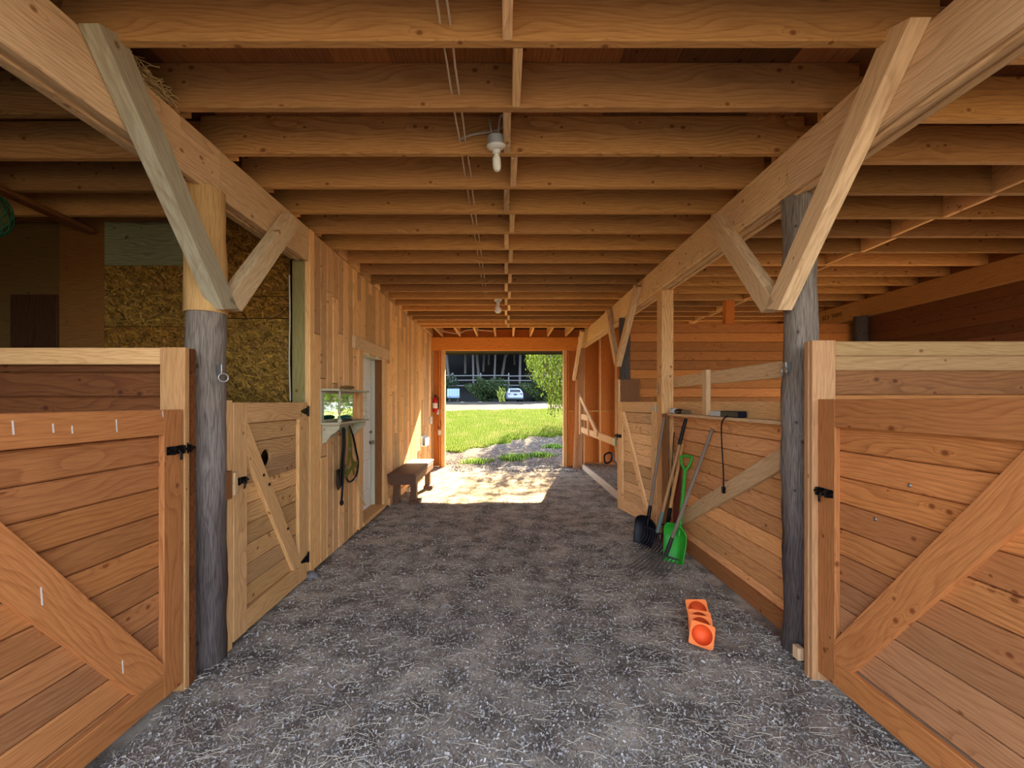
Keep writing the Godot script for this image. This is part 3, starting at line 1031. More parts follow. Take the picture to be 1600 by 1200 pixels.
# framed plank door; s is measured along the door from the latch edge, n planks
func stall_door(called: String, label: String, f: Transform3D, w: float, y0: float, y1: float, rail_low: float, rail_top: float, stile: float, ba: Vector2, bb: Vector2, bw: float, colour: Color, hole := Vector3(), dust := 0.0) -> Node3D:
	var o := thing(called, label, "stall door", f * Vector3(0, 0, 0), "", "thing")
	var t := 0.03
	pb("stile", o, f, Vector2(stile / 2, y0), Vector2(stile / 2, y1), stile, t, -t / 2, wood(colour, -1, 0.05), 0.003)
	pb("stile", o, f, Vector2(w - stile / 2, y0), Vector2(w - stile / 2, y1), stile, t, -t / 2, wood(colour, -1, 0.05), 0.003)
	pb("top_rail", o, f, Vector2(stile + 0.001, (rail_top + y1) / 2), Vector2(w - stile - 0.001, (rail_top + y1) / 2), y1 - rail_top, t, -t / 2, wood(colour, -1, 0.05), 0.004)
	pb("bottom_rail", o, f, Vector2(stile + 0.001, (rail_low + y0) / 2), Vector2(w - stile - 0.001, (rail_low + y0) / 2), rail_low - y0, t, -t / 2, wood(colour, -1, 0.08), 0.004)
	var n := int(round((y1 - y0) / 0.1335))
	var pw := (y1 - y0) / n
	for k in n:
		var ya := y0 + pw * k
		var yb := ya + pw
		if hole.z > 0.0 and absf(hole.y - (ya + yb) / 2) < pw / 2 + hole.z:
			var poly := PackedVector2Array([Vector2(0.005, ya + 0.0005), Vector2(w - 0.005, ya + 0.0005), Vector2(w - 0.005, yb - 0.0005), Vector2(0.005, yb - 0.0005)])
			var circ := PackedVector2Array()
			for j in 24:
				circ.append(Vector2(hole.x + cos(TAU * j / 24) * hole.z, hole.y + sin(TAU * j / 24) * hole.z))
			var cut := Geometry2D.clip_polygons(poly, circ)
			var m := MB.new()
			m.prism(cut[0], 0.02, Vector2(rng.randf(), -ya * 2 + 0.2 + rng.randf() * 0.4), Transform3D(Basis(), Vector3(0, 0, -t - 0.0101)))
			put("plank", m.mesh(), wood(colour, 2, 0.16), o, f)
		else:
			pb("plank", o, f, Vector2(0.005, (ya + yb) / 2), Vector2(w - 0.005, (ya + yb) / 2), pw - 0.003, 0.02, -t - 0.0101, wood(colour.lerp(Color(0.60, 0.52, 0.45), dust * clampf(1.0 - (ya - y0) / 0.75, 0.0, 1.0) * rng.randf_range(0.5, 1.0)), -1, 0.11), 0.009)
	if hole.z == 0.0:
		pb("back_sheet", o, f, Vector2(0.02, (y0 + y1) / 2), Vector2(w - 0.02, (y0 + y1) / 2), y1 - y0 - 0.02, 0.006, -t - 0.024, wood(Color(0.2, 0.13, 0.08), 1))
	# diagonal brace, its ends cut along the stile and the rails
	var d := (bb - ba).normalized()
	var q := Vector2(-d.y, d.x) * bw / 2
	var strip := PackedVector2Array([ba - d * 0.4 - q, bb + d * 0.4 - q, bb + d * 0.4 + q, ba - d * 0.4 + q])
	var inner := PackedVector2Array([Vector2(stile + 0.001, rail_low + 0.001), Vector2(w - stile - 0.001, rail_low + 0.001), Vector2(w - stile - 0.001, rail_top - 0.001), Vector2(stile + 0.001, rail_top - 0.001)])
	var shape: PackedVector2Array = Geometry2D.intersect_polygons(strip, inner)[0]
	var m := MB.new()
	var tilt := Transform2D(-d.angle(), Vector2())
	m.prism(tilt * shape, 0.03, uoff(bw) + Vector2(0, -(tilt * ba).y * 2 + bw), Transform3D(Basis(Vector3.BACK, d.angle()), Vector3(0, 0, -0.015)))
	put("brace", m.mesh(), wood(colour * 1.06, 0, 0.0), o, f)
	return o


func framed(x: float, d: float, sx: float, towards: float) -> Transform3D:
	# plane facing the aisle (sx = +1: faces +x); s grows with depth if towards = 1, else towards the viewer; z faces the aisle
	return Transform3D(Basis(Vector3(0, 0, -towards), Vector3.UP, Vector3(sx, 0, 0)), Vector3(x, 0, -d))


func build_left_stalls() -> void:
	var f := framed(-1.72, 2.236, 1.0, -1.0)
	var o := stall_door("stall_door", "near left orange plank stall door with a diagonal brace and white paint drips", f, 1.17, 0.055, 1.51, 0.18, 1.383, 0.122, Vector2(0.15, 0.14), Vector2(1.02, 1.3), 0.152, ORANGE * 0.95, Vector3(), 0.25)
	latch(o, f, 0.055, 1.30, 0.003, -1.0)
	for q in [[0.77, 1.46, 0.05], [0.64, 1.45, 0.035], [0.57, 1.44, 0.03], [0.38, 1.445, 0.055], [0.13, 1.49, 0.03], [0.68, 0.83, 0.07], [0.35, 0.36, 0.06]]:
		var dr := MB.new()
		dr.board(q[2], 0.006, 0.0014, 0.0005, Vector2(), f * Transform3D(Basis(Vector3.BACK, 1.5), Vector3(q[0], q[1], 0.0007)))
		put("paint_drip", dr.mesh(), mat("drip", Color(0.82, 0.78, 0.72), 0.6), o)
	f = framed(-1.72, 2.655, 1.0, 1.0)
	o = stall_door("stall_door", "narrow left stall door with a round hole beside its brace", f, 0.985, 0.03, 1.546, 0.17, 1.408, 0.14, Vector2(0.145, 1.30), Vector2(0.79, 0.25), 0.118, HONEY * 0.93, Vector3(0.41, 1.14, 0.066))
	latch(o, f, 0.06, 1.04, 0.003, -1.0)
	hinge(o, f, 0.982, 1.47, 0.004, -1.0, black())
	hinge(o, f, 0.982, 0.2, 0.004, -1.0, black())
	for q in [Vector2(0.33, 1.03), Vector2(0.40, 0.95), Vector2(0.66, 0.55)]:
		var bt := MB.new()
		bt.ball(f * Vector3(q.x, q.y, 0.002), Vector3(0.006, 0.012, 0.012), 10, 6)
		put("carriage_bolt", bt.mesh(), black(), o)

	# jambs round the log post
	var j := thing("door_jamb", "upright jamb boards between the left log post and the narrow stall door", "jamb", Vector3(-1.74, 0, -2.6))
	box("jamb_board", j, Vector3(-1.742, 0.78, -2.595), Vector3(0.045, 1.56, 0.1), wood(HONEY, 1, 0.0), 0.004)
	box("latch_block", j, Vector3(-1.705, 1.04, -2.565), Vector3(0.03, 0.17, 0.07), wood(BROWN, 1))
	box("latch_block", j, Vector3(-1.70, 1.04, -2.625), Vector3(0.035, 0.14, 0.035), wood(PALE, 1))

	# partition behind the near stall, seen over the door
	var w := thing("stall_partition", "dark plank partition on the left, seen over the near stall door", "partition", Vector3(-3.5, 0, -2.3), "", "structure")
	pb("end_board", w, Transform3D(Basis(), Vector3(0, 0, -2.265)), Vector2(-1.785, 0.0), Vector2(-1.785, 1.842), 0.135, 0.036, 0.0, wood(Color(0.76, 0.57, 0.36), 1, 0.0))
	pb("cap_rail", w, Transform3D(Basis(), Vector3(0, 0, -2.29)), Vector2(-1.86, 1.797), Vector2(-5.25, 1.797), 0.09, 0.036, 0.012, wood(HONEY, 1, 0.0))
	pb("back_sheet", w, Transform3D(Basis(), Vector3(0, 0, -2.338)), Vector2(-1.74, 0.92), Vector2(-5.27, 0.92), 1.83, 0.008, 0.0, wood(BROWN, 1))
	for k in 14:
		pb("plank", w, Transform3D(Basis(), Vector3(0, 0, -2.315)), Vector2(-1.72, 1.776 - 0.133 * k), Vector2(-5.27, 1.776 - 0.133 * k), 0.132, 0.036, 0.0, wood(Color(0.44, 0.26, 0.12), 2, 0.1), 0.008)
	# wall of sheets between the second stall and the tack room
	w = thing("wall_back_left", "patchwork wall of strand board and plywood sheets on the left", "wall", Vector3(-3.5, 0, -3.84), "", "structure")
	var kx := 3.83 / FOC
	var osb := tri_mat("strand_board", Color(0.86, 0.80, 0.66), "osb", 0.9)
	var osb2 := tri_mat("strand_board", Color(0.84, 0.73, 0.56), "osb", 0.9)
	var gply := mat("green_plywood", Color(0.62, 0.64, 0.48), 0.8, 0.0, "wood2")
	var sheets := [[305, 453, 347, 462.6, osb2], [305, 453, 463.4, 497, osb2], [305, 453, 498, 900, osb], [163, 304, 347, 414.5, gply], [163, 304, 415, 510, osb], [163, 304, 510.6, 900, osb2], [92.5, 162.5, 347, 900, wood(Color(0.58, 0.40, 0.2), 1)], [-120, 92, 347, 900, wood(Color(0.46, 0.36, 0.2), 1)]]
	for s in sheets:
		var x0: float = (s[0] - VPX) * kx
		var x1: float = (s[1] - VPX) * kx
		var y1: float = 1.55 + (VPY - s[2]) * kx
		var y0: float = maxf(0.0, 1.55 + (VPY - s[3]) * kx)
		var m := MB.new()
		m.board(x1 - x0, y1 - y0, 0.018, 0.002, uoff(0.2), Transform3D(Basis(), Vector3((x0 + x1) / 2, (y0 + y1) / 2, -3.84)))
		put("sheet", m.mesh(), s[4], w)
	box("hatch_board", w, Vector3((56 - VPX) * kx, 1.55 + (VPY - 505) * kx, -3.82), Vector3(73 * kx, 88 * kx, 0.02), wood(Color(0.34, 0.22, 0.12), 2))
	pipe("cord", w, curve([P(452, 430, 3.73), P(453, 500, 3.735), P(452, 560, 3.73), P(453.5, 626, 3.73)]), 0.006, mat("white_cord", Color(0.82, 0.80, 0.72), 0.6), 6)
	# the stall front nearer than the first door
	w = thing("stall_front", "left stall front boards nearer than the stall door", "partition", Vector3(-1.76, 0, -0.5), "", "structure")
	box("hinge_post", w, Vector3(-1.80, 0.78, -1.05), Vector3(0.09, 1.56, 0.09), wood(HONEY, 1, 0.0))
	for k in 11:
		plank("plank", w, Vector3(-1.76, 0.08 + 0.1335 * k, 0.55), Vector3(-1.76, 0.08 + 0.1335 * k, -1.05), 0.133, 0.03, Vector3.RIGHT, wood(ORANGE, -1, 0.1), 0.005)


func build_right_stalls() -> void:
	var f := framed(1.735, 2.335, -1.0, -1.0)
	var o := stall_door("stall_door", "near right orange-brown plank stall door with a broad diagonal brace", f, 1.2, 0.055, 1.565, 0.19, 1.417, 0.122, Vector2(0.17, 0.24), Vector2(0.93, 1.27), 0.14, ORANGE * 0.98, Vector3(), 0.8)
	latch(o, f, 0.06, 1.06, 0.003, -1.0)
	for q in [Vector2(0.50, 1.185), Vector2(0.33, 0.99)]:
		var bt := MB.new()
		bt.ball(f * Vector3(q.x, q.y, -0.03), Vector3(0.006, 0.01, 0.01), 8, 5)
		put("bolt_head", bt.mesh(), zinc(), o)
	# partition behind it
	var w := thing("stall_partition", "grey-brown plank partition on the right, seen over the near stall door", "partition", Vector3(3.5, 0, -2.36), "", "structure")
	var g := Transform3D(Basis(), Vector3(0, 0, -2.38))
	pb("back_sheet", w, g, Vector2(1.72, 0.94), Vector2(5.45, 0.94), 1.88, 0.008, -0.031, wood(BROWN, 1))
	pb("end_board", w, g, Vector2(1.77, 0.0), Vector2(1.77, 1.892), 0.13, 0.036, 0.03, wood(Color(0.74, 0.56, 0.38), 1, 0.0))
	box("jamb_board", w, Vector3(1.715, 0.945, -2.375), Vector3(0.03, 1.888, 0.036), wood(Color(0.70, 0.52, 0.35), 1, 0.0))
	pb("top_board", w, g, Vector2(1.71, 1.851), Vector2(5.45, 1.851), 0.082, 0.036, -0.008, wood(Color(0.66, 0.53, 0.34), 1, 0.0), 0.005)
	pb("top_board", w, g, Vector2(1.71, 1.768), Vector2(5.45, 1.768), 0.082, 0.036, -0.008, wood(Color(0.66, 0.52, 0.34), 1, 0.0), 0.005)
	for k in 12:
		pb("plank", w, g, Vector2(1.71, 1.658 - 0.138 * k), Vector2(5.45, 1.658 - 0.138 * k), 0.137, 0.036, -0.008, wood(Color(0.62, 0.41, 0.22), -1, 0.12), 0.006)
	w = thing("stall_front", "right stall front boards nearer than the stall door", "partition", Vector3(1.78, 0, -0.5), "", "structure")
	box("hinge_post", w, Vector3(1.815, 0.8, -1.11), Vector3(0.09, 1.6, 0.09), wood(HONEY, 1, 0.0))
	for k in 11:
		plank("plank", w, Vector3(1.78, 0.08 + 0.1335 * k, 0.55), Vector3(1.78, 0.08 + 0.1335 * k, -1.1), 0.133, 0.03, Vector3.LEFT, wood(ORANGE, -1, 0.1), 0.005)

	# front of the second stall: planks, rails and a brace
	w = thing("stall_front", "right stall front of honey planks with a shelf, an open rail and a diagonal brace", "partition", Vector3(1.88, 0, -3.7), "", "structure")
	f = framed(1.88, 2.66, -1.0, 1.0)
	var L := 2.04
	pb("back_sheet", w, f, Vector2(0.0, 0.78), Vector2(L, 0.78), 1.54, 0.006, -0.035, wood(Color(0.25, 0.16, 0.09), 1))
	pb("top_rail", w, f, Vector2(0.0, 1.772), Vector2(L, 1.772), 0.115, 0.036, -0.018, wood(PALE, 1, 0.0))
	pb("rail", w, f, Vector2(0.0, 1.485), Vector2(L, 1.485), 0.138, 0.03, -0.015, wood(HONEY, 1, 0.0))
	for k in 10:
		pb("plank", w, f, Vector2(0.0, 1.347 - 0.134 * k), Vector2(L, 1.347 - 0.134 * k), 0.130, 0.024, -0.012 + rng.randf_range(-0.002, 0.002), wood(Color(0.92, 0.67, 0.43), -1, 0.09), 0.008)
	pb("bottom_board", w, f, Vector2(0.02, 0.075), Vector2(L, 0.075), 0.13, 0.03, 0.012, wood(ORANGE * 0.85, 0))
	pb("stud", w, f, Vector2(1.23, 1.425), Vector2(1.23, 1.845), 0.088, 0.04, 0.02, wood(PALE, 1, 0.0))
	box("shelf_board", w, Vector3(1.835, 1.413, -3.66), Vector3(0.11, 0.026, 2.02), wood(PALE, 1, 0.0))
	var m := MB.new()
	var d := (Vector2(1.95, 0.22) - Vector2(0.12, 1.17)).normalized()
	var q := Vector2(-d.y, d.x) * 0.066
	var strip := PackedVector2Array([Vector2(0.12, 1.19) - d * 0.3 - q, Vector2(1.95, 0.22) + d * 0.3 - q, Vector2(1.95, 0.22) + d * 0.3 + q, Vector2(0.12, 1.19) - d * 0.3 + q])
	var shape: PackedVector2Array = Geometry2D.intersect_polygons(strip, PackedVector2Array([Vector2(0.14, 0.14), Vector2(1.98, 0.14), Vector2(1.98, 1.4), Vector2(0.14, 1.4)]))[0]
	var tilt := Transform2D(-d.angle(), Vector2())
	m.prism(tilt * shape, 0.038, uoff(0.14) + Vector2(0, -(tilt * Vector2(0.12, 1.19)).y * 2 + 0.15), Transform3D(Basis(Vector3.BACK, d.angle()), Vector3(0, 0, 0.019)))
	put("brace", m.mesh(), wood(PALE * 0.97, 1, 0.0), w, f)

	# the ajar door
	var hp := Vector3(1.755, 0, -4.89)
	var fp := Vector3(1.565, 0, -5.84)
	f = Transform3D(Basis((hp - fp).normalized(), Vector3.UP, (hp - fp).normalized().cross(Vector3.UP)), fp)
	var dw := hp.distance_to(fp)
	o = stall_door("stall_door", "pale stall door standing ajar beside the square post, latch on its far edge", f, dw, 0.075, 1.55, 0.24, 1.42, 0.11, Vector2(0.14, 1.36), Vector2(0.80, 0.1), 0.07, Color(0.95, 0.78, 0.56))
	latch(o, f, 0.05, 1.08, 0.003, -1.0)
	hinge(o, f, dw - 0.005, 1.47, 0.004, -1.0, zinc())

	# the cross partition behind
	w = thing("stall_partition", "tall plank partition across the second right stall, stub post above it", "partition", Vector3(3.6, 0, -6.45), "", "structure")
	g = Transform3D(Basis(), Vector3(0, 0, -6.45))
	pb("back_sheet", w, g, Vector2(1.87, 1.375), Vector2(5.45, 1.375), 2.74, 0.008, -0.024, wood(Color(0.25, 0.16, 0.09), 1))
	for k in 20:
		if k == 14:
			pb("plank", w, g, Vector2(1.86, 2.68 - 0.141 * k), Vector2(5.45, 2.68 - 0.141 * k), 0.14, 0.036, 0.0, wood(Color(0.62, 0.40, 0.2), -1, 0.12), 0.006)
			continue
		pb("plank", w, g, Vector2(1.86, 2.68 - 0.141 * k), Vector2(5.45, 2.68 - 0.141 * k), 0.1375, 0.036, 0.0, wood(Color(0.76, 0.50, 0.25), -1, 0.13), 0.006)
	box("end_board", w, Vector3(1.83, 0.94, -6.2), Vector3(0.29, 1.88, 0.036), wood(Color(0.50, 0.34, 0.2), 1, 0.0))
	box("end_edge", w, Vector3(1.668, 0.94, -6.19), Vector3(0.03, 1.88, 0.05), wood(PALE, 1, 0.0))
	box("stub_post", w, Vector3(3.41, 2.92, -6.42), Vector3(0.14, 0.35, 0.09), wood(FIR, 1, 0.0))

	# rail gate and sill of the third stall
	o = thing("rail_gate", "open pale rail gate with a diagonal board beside the reddish-brown post", "gate", Vector3(1.72, 0.8, -8.2))
	f = framed(1.735, 0.0, -1.0, 1.0)
	pb("rail", o, f, Vector2(6.62, 0.91), Vector2(9.78, 0.91), 0.125, 0.03, -0.015, wood(PALE, 1, 0.0))
	pb("rail", o, f, Vector2(8.6, 1.21), Vector2(9.78, 1.21), 0.125, 0.03, -0.015, wood(PALE, 1, 0.0))
	pb("upright", o, f, Vector2(9.72, 0.8), Vector2(9.72, 1.75), 0.11, 0.03, 0.016, wood(PALE, 1, 0.0))
	pb("upright", o, f, Vector2(8.76, 0.84), Vector2(8.76, 1.3), 0.1, 0.03, 0.016, wood(PALE, 1, 0.0))
	pb("brace", o, f, Vector2(9.74, 1.70), Vector2(7.86, 0.95), 0.11, 0.03, 0.016, wood(PALE, 1, 0.0))
	pb("hinge_plate", o, f, Vector2(6.7, 0.85), Vector2(6.7, 0.97), 0.16, 0.006, 0.004, zinc())
	tag(plank("stall_sill", self, Vector3(1.80, 0.05, -6.5), Vector3(1.80, 0.05, -9.75), 0.12, 0.05, Vector3.LEFT, wood(Color(0.80, 0.74, 0.64), 1, 0.0), 0.008), "pale worn timber sill along the third right stall", "sill")
	var bed := MB.new()
	var rows := []
	var mids := []
	for i in 19:
		var r := PackedVector3Array()
		for k in 20:
			r.append(Vector3(1.83 + k * 0.19, 0.075 + 0.02 * sin(i * 2.1 + k * 1.3), -6.48 - i * 0.195))
		rows.append(r)
		mids.append(Vector3(3, -20, -6.5 - i * 0.19))
	bed.skin(rows, mids, false)
	tag(put("stall_bedding", bed.mesh(), tri_mat("bedding", Color(0.86, 0.80, 0.74), "gravel", 0.8)), "raised gravel bedding inside the third right stall", "bedding", "", "stuff")


func build_wall_shelf() -> void:
	var o := thing("wall_shelf", "small whitewashed wall shelf with a mirror back and turned spindles", "shelf", Vector3(-1.66, 1.1, -4.38))
	var wash := mat("whitewash", Color(0.74, 0.72, 0.60), 0.6, 0.0, "wood1")
	var z0 := 3.96
	var z1 := 4.80
	var zc := (z0 + z1) / 2
	box("top_shelf", o, Vector3(-1.655, 1.665, -zc), Vector3(0.19, 0.02, z1 - z0 + 0.02), wash, 0.004)
	box("bottom_shelf", o, Vector3(-1.655, 1.345, -zc), Vector3(0.19, 0.02, z1 - z0 + 0.02), wash, 0.004)
	var fr := box("back_frame", o, Vector3(-1.742, 1.505, -zc), Vector3(0.012, 0.30, z1 - z0), wash)
	var mir := StandardMaterial3D.new()
	mir.albedo_color = Color(0.82, 0.86, 0.82)
	mir.metallic = 1.0
	mir.roughness = 0.03
	box("mirror", o, Vector3(-1.7345, 1.505, -zc), Vector3(0.004, 0.25, z1 - z0 - 0.09), mir, 0.0005)
	for s in [z0 + 0.05, z1 - 0.05]:
		var sp := MB.new()
		var prof := []
		for i in 25:
			var y := 1.355 + 0.30 * i / 24.0
			prof.append(Vector2(0.011 + 0.006 * sin(i * 1.05) + (0.005 if i < 3 or i > 21 else 0.0), y))
		sp.lathe(prof, 12, Transform3D(Basis(), Vector3(-1.585, 0, -s)))
		put("spindle", sp.mesh(), wash, o)
		# curved bracket under the shelf
		var br := PackedVector2Array([Vector2(0.0, 1.334), Vector2(0.165, 1.334), Vector2(0.162, 1.29), Vector2(0.13, 1.262), Vector2(0.085, 1.235), Vector2(0.06, 1.20), Vector2(0.035, 1.165), Vector2(0.0, 1.15)])
		var b := MB.new()
		b.prism(br, 0.018, Vector2(), Transform3D(Basis(Vector3.RIGHT, Vector3.UP, Vector3.BACK), Vector3(-1.748, 0, -s)))
		put("bracket", b.mesh(), wash, o)
	var ap := PackedVector2Array()
	for i in 13:
		var s := -0.38 + 0.76 * i / 12.0
		ap.append(Vector2(s, 1.22 + 0.03 * cos(s * 16.0)))
	ap.append(Vector2(0.38, 1.334))
	ap.append(Vector2(-0.38, 1.334))
	var am := MB.new()
	am.prism(ap, 0.014, Vector2(), Transform3D(Basis(Vector3(0, 0, -1), Vector3.UP, Vector3.RIGHT), Vector3(-1.74, 0, -zc)))
	put("apron", am.mesh(), wash, o)
	for s in [4.12, 4.36, 4.6]:
		pipe("peg", o, [Vector3(-1.735, 1.265, -s), Vector3(-1.665, 1.285, -s)], [0.009, 0.011], wash, 8)

	# teal brush on the shelf
	var t := thing("grooming_brush", "teal oval grooming brush on the mirror shelf", "brush", Vector3(-1.64, 1.356, -4.3))
	var bm := MB.new()
	bm.ball(Vector3(-1.645, 1.392, -4.30), Vector3(0.045, 0.026, 0.15), 16, 8)
	put("brush_back", bm.mesh(), mat("teal", Color(0.05, 0.36, 0.31), 0.45), t)
	box("bristles", t, Vector3(-1.645, 1.365, -4.30), Vector3(0.065, 0.02, 0.24), mat("bristle", Color(0.30, 0.24, 0.12), 0.9), 0.006)
	# coil on top
	t = thing("twine_coil", "small loose coil of tan twine on top of the mirror shelf", "twine", Vector3(-1.66, 1.676, -4.4))
	var pts := []
	for i in 90:
		var a := i * 0.42
		pts.append(Vector3(-1.66 + cos(a) * (0.045 + 0.012 * sin(i * 0.7)), 1.682 + 0.016 * absf(sin(i * 0.31)) + i * 0.0002, -4.40 + sin(a) * (0.11 + 0.02 * sin(i * 0.45))))
	pipe("coil", t, pts, 0.0055, mat("twine", Color(0.52, 0.40, 0.22), 0.9), 6)

	# tack hanging from the pegs
	var leather := mat("black_leather", Color(0.03, 0.028, 0.03), 0.55)
	var olive := mat("olive_webbing", Color(0.42, 0.40, 0.12), 0.85)
	t = thing("bridle", "black leather bridle hanging from the mirror shelf with a long strap end", "bridle", Vector3(-1.68, 0.65, -4.27))
	for k in 4:
		var o4 := -4.30 - k * 0.024
		strap("strap", t, [Vector3(-1.67 - 0.008 * (k % 2), 1.285, o4), Vector3(-1.675, 1.1, o4 - 0.01), Vector3(-1.685, 0.9, o4 + 0.01), Vector3(-1.69, 0.73, o4 + 0.02), Vector3(-1.69, 0.67 + 0.01 * k, o4 + 0.06), Vector3(-1.69, 0.74, o4 + 0.09), Vector3(-1.70, 0.86, o4 + 0.05)], 0.03, leather)
	pipe("lead", t, curve([Vector3(-1.668, 1.27, -4.35), Vector3(-1.675, 0.95, -4.345), Vector3(-1.68, 0.7, -4.33), Vector3(-1.69, 0.535, -4.33)]), 0.011, leather)
	var kn := MB.new()
	kn.ball(Vector3(-1.69, 0.51, -4.33), Vector3(0.02, 0.03, 0.024))
	put("keeper", kn.mesh(), leather, t)
	t = thing("halter", "olive webbing halter with black edges hanging from the mirror shelf", "halter", Vector3(-1.68, 0.7, -4.55))
	strap("strap", t, [Vector3(-1.66, 1.28, -4.45), Vector3(-1.66, 1.1, -4.46), Vector3(-1.665, 0.9, -4.44), Vector3(-1.68, 0.79, -4.40)], 0.06, olive)
	strap("strap", t, [Vector3(-1.665, 1.27, -4.46), Vector3(-1.67, 1.1, -4.53), Vector3(-1.675, 0.95, -4.56), Vector3(-1.68, 0.74, -4.66)], 0.05, olive)
	strap("strap", t, [Vector3(-1.66, 1.05, -4.46), Vector3(-1.665, 0.92, -4.56), Vector3(-1.67, 0.82, -4.70)], 0.045, olive)
	strap("strap", t, [Vector3(-1.665, 0.77, -4.38), Vector3(-1.66, 0.84, -4.52), Vector3(-1.67, 0.87, -4.74)], 0.05, olive)
	pipe("edge_rope", t, curve([Vector3(-1.66, 1.29, -4.46), Vector3(-1.665, 1.18, -4.58), Vector3(-1.67, 1.02, -4.68), Vector3(-1.675, 0.87, -4.77), Vector3(-1.68, 0.74, -4.74), Vector3(-1.68, 0.69, -4.62), Vector3(-1.675, 0.70, -4.48), Vector3(-1.67, 0.77, -4.39)]), 0.011, leather, 6)
	for p in [Vector3(-1.655, 1.05, -4.47), Vector3(-1.665, 0.86, -4.43), Vector3(-1.67, 0.69, -4.66)]:
		ring_tube("ring", t, p, 0.018, 0.003, Vector3.RIGHT, zinc())
	t = thing("lead_rope", "thin pale rope hanging beside the olive halter towards the door casing", "rope", Vector3(-1.69, 0.45, -4.7))
	pipe("rope", t, curve([Vector3(-1.70, 1.26, -4.61), Vector3(-1.69, 1.0, -4.70), Vector3(-1.69, 0.86, -4.80), Vector3(-1.69, 0.62, -4.80), Vector3(-1.66, 0.45, -4.84), Vector3(-1.66, 0.33, -4.95)]), 0.009, mat("pale_rope", Color(0.70, 0.60, 0.42), 0.9), 7)


func strap(called: String, parent: Node3D, pts: Array, w: float, m: Material) -> void:
	var c := curve(pts, 6)
	var mb := MB.new()
	for i in c.size() - 1:
		var a: Vector3 = c[i]
		var b: Vector3 = c[i + 1]
		mb.board(a.distance_to(b) + 0.003, w, 0.005, 0.0015, Vector2(), Transform3D(basis_along(b - a, Vector3.RIGHT), (a + b) / 2))
	put(called, mb.mesh(), m, parent)


func ring_tube(called: String, parent: Node3D, c: Vector3, R: float, r: float, axis: Vector3, m: Material) -> void:
	var u := axis.cross(Vector3.UP if absf(axis.y) < 0.9 else Vector3.RIGHT).normalized()
	var v := axis.cross(u).normalized()
	var pts := []
	for i in 21:
		pts.append(c + (u * cos(TAU * i / 20) + v * sin(TAU * i / 20)) * R)
	pipe(called, parent, pts, r, m, 6)


func build_bench() -> void:
	var o := thing("bench", "low brown plank bench against the left wall, half in sunlight", "bench", Vector3(-1.54, 0, -7.0))
	var brown := mat("bench_stain", Color(0.42, 0.30, 0.22), 0.6, 0.0, "wood1")
	box("seat", o, Vector3(-1.535, 0.47, -6.98), Vector3(0.41, 0.045, 1.62), brown, 0.012)
	box("apron", o, Vector3(-1.35, 0.39, -6.98), Vector3(0.04, 0.12, 1.5), brown, 0.006)
	var e := PackedVector2Array([Vector2(0.2, 0.445), Vector2(0.2, 0.33), Vector2(-0.12, 0.32)])
	for i in 7:
		var a := -PI / 2 - PI / 2 * i / 6.0
		e.append(Vector2(-0.13 + 0.06 * cos(a), 0.38 + 0.06 * sin(a)))
	e.append(Vector2(-0.19, 0.445))
	for s in [6.22, 7.74]:
		var m := MB.new()
		m.prism(e, 0.05, Vector2(0.1, 0.2), Transform3D(Basis(), Vector3(-1.54, 0, -s)))
		put("end_board", m.mesh(), brown, o)
	for s in [6.42, 7.56]:
		box("leg", o, Vector3(-1.40, 0.21, -s), Vector3(0.09, 0.42, 0.12), brown, 0.006)
		box("leg", o, Vector3(-1.66, 0.21, -s), Vector3(0.09, 0.42, 0.12), brown, 0.006)
		box("foot", o, Vector3(-1.38, 0.03, -s), Vector3(0.16, 0.06, 0.2), brown, 0.008)
	box("stretcher", o, Vector3(-1.5, 0.2, -6.98), Vector3(0.04, 0.07, 1.1), wood(PALE, 1))


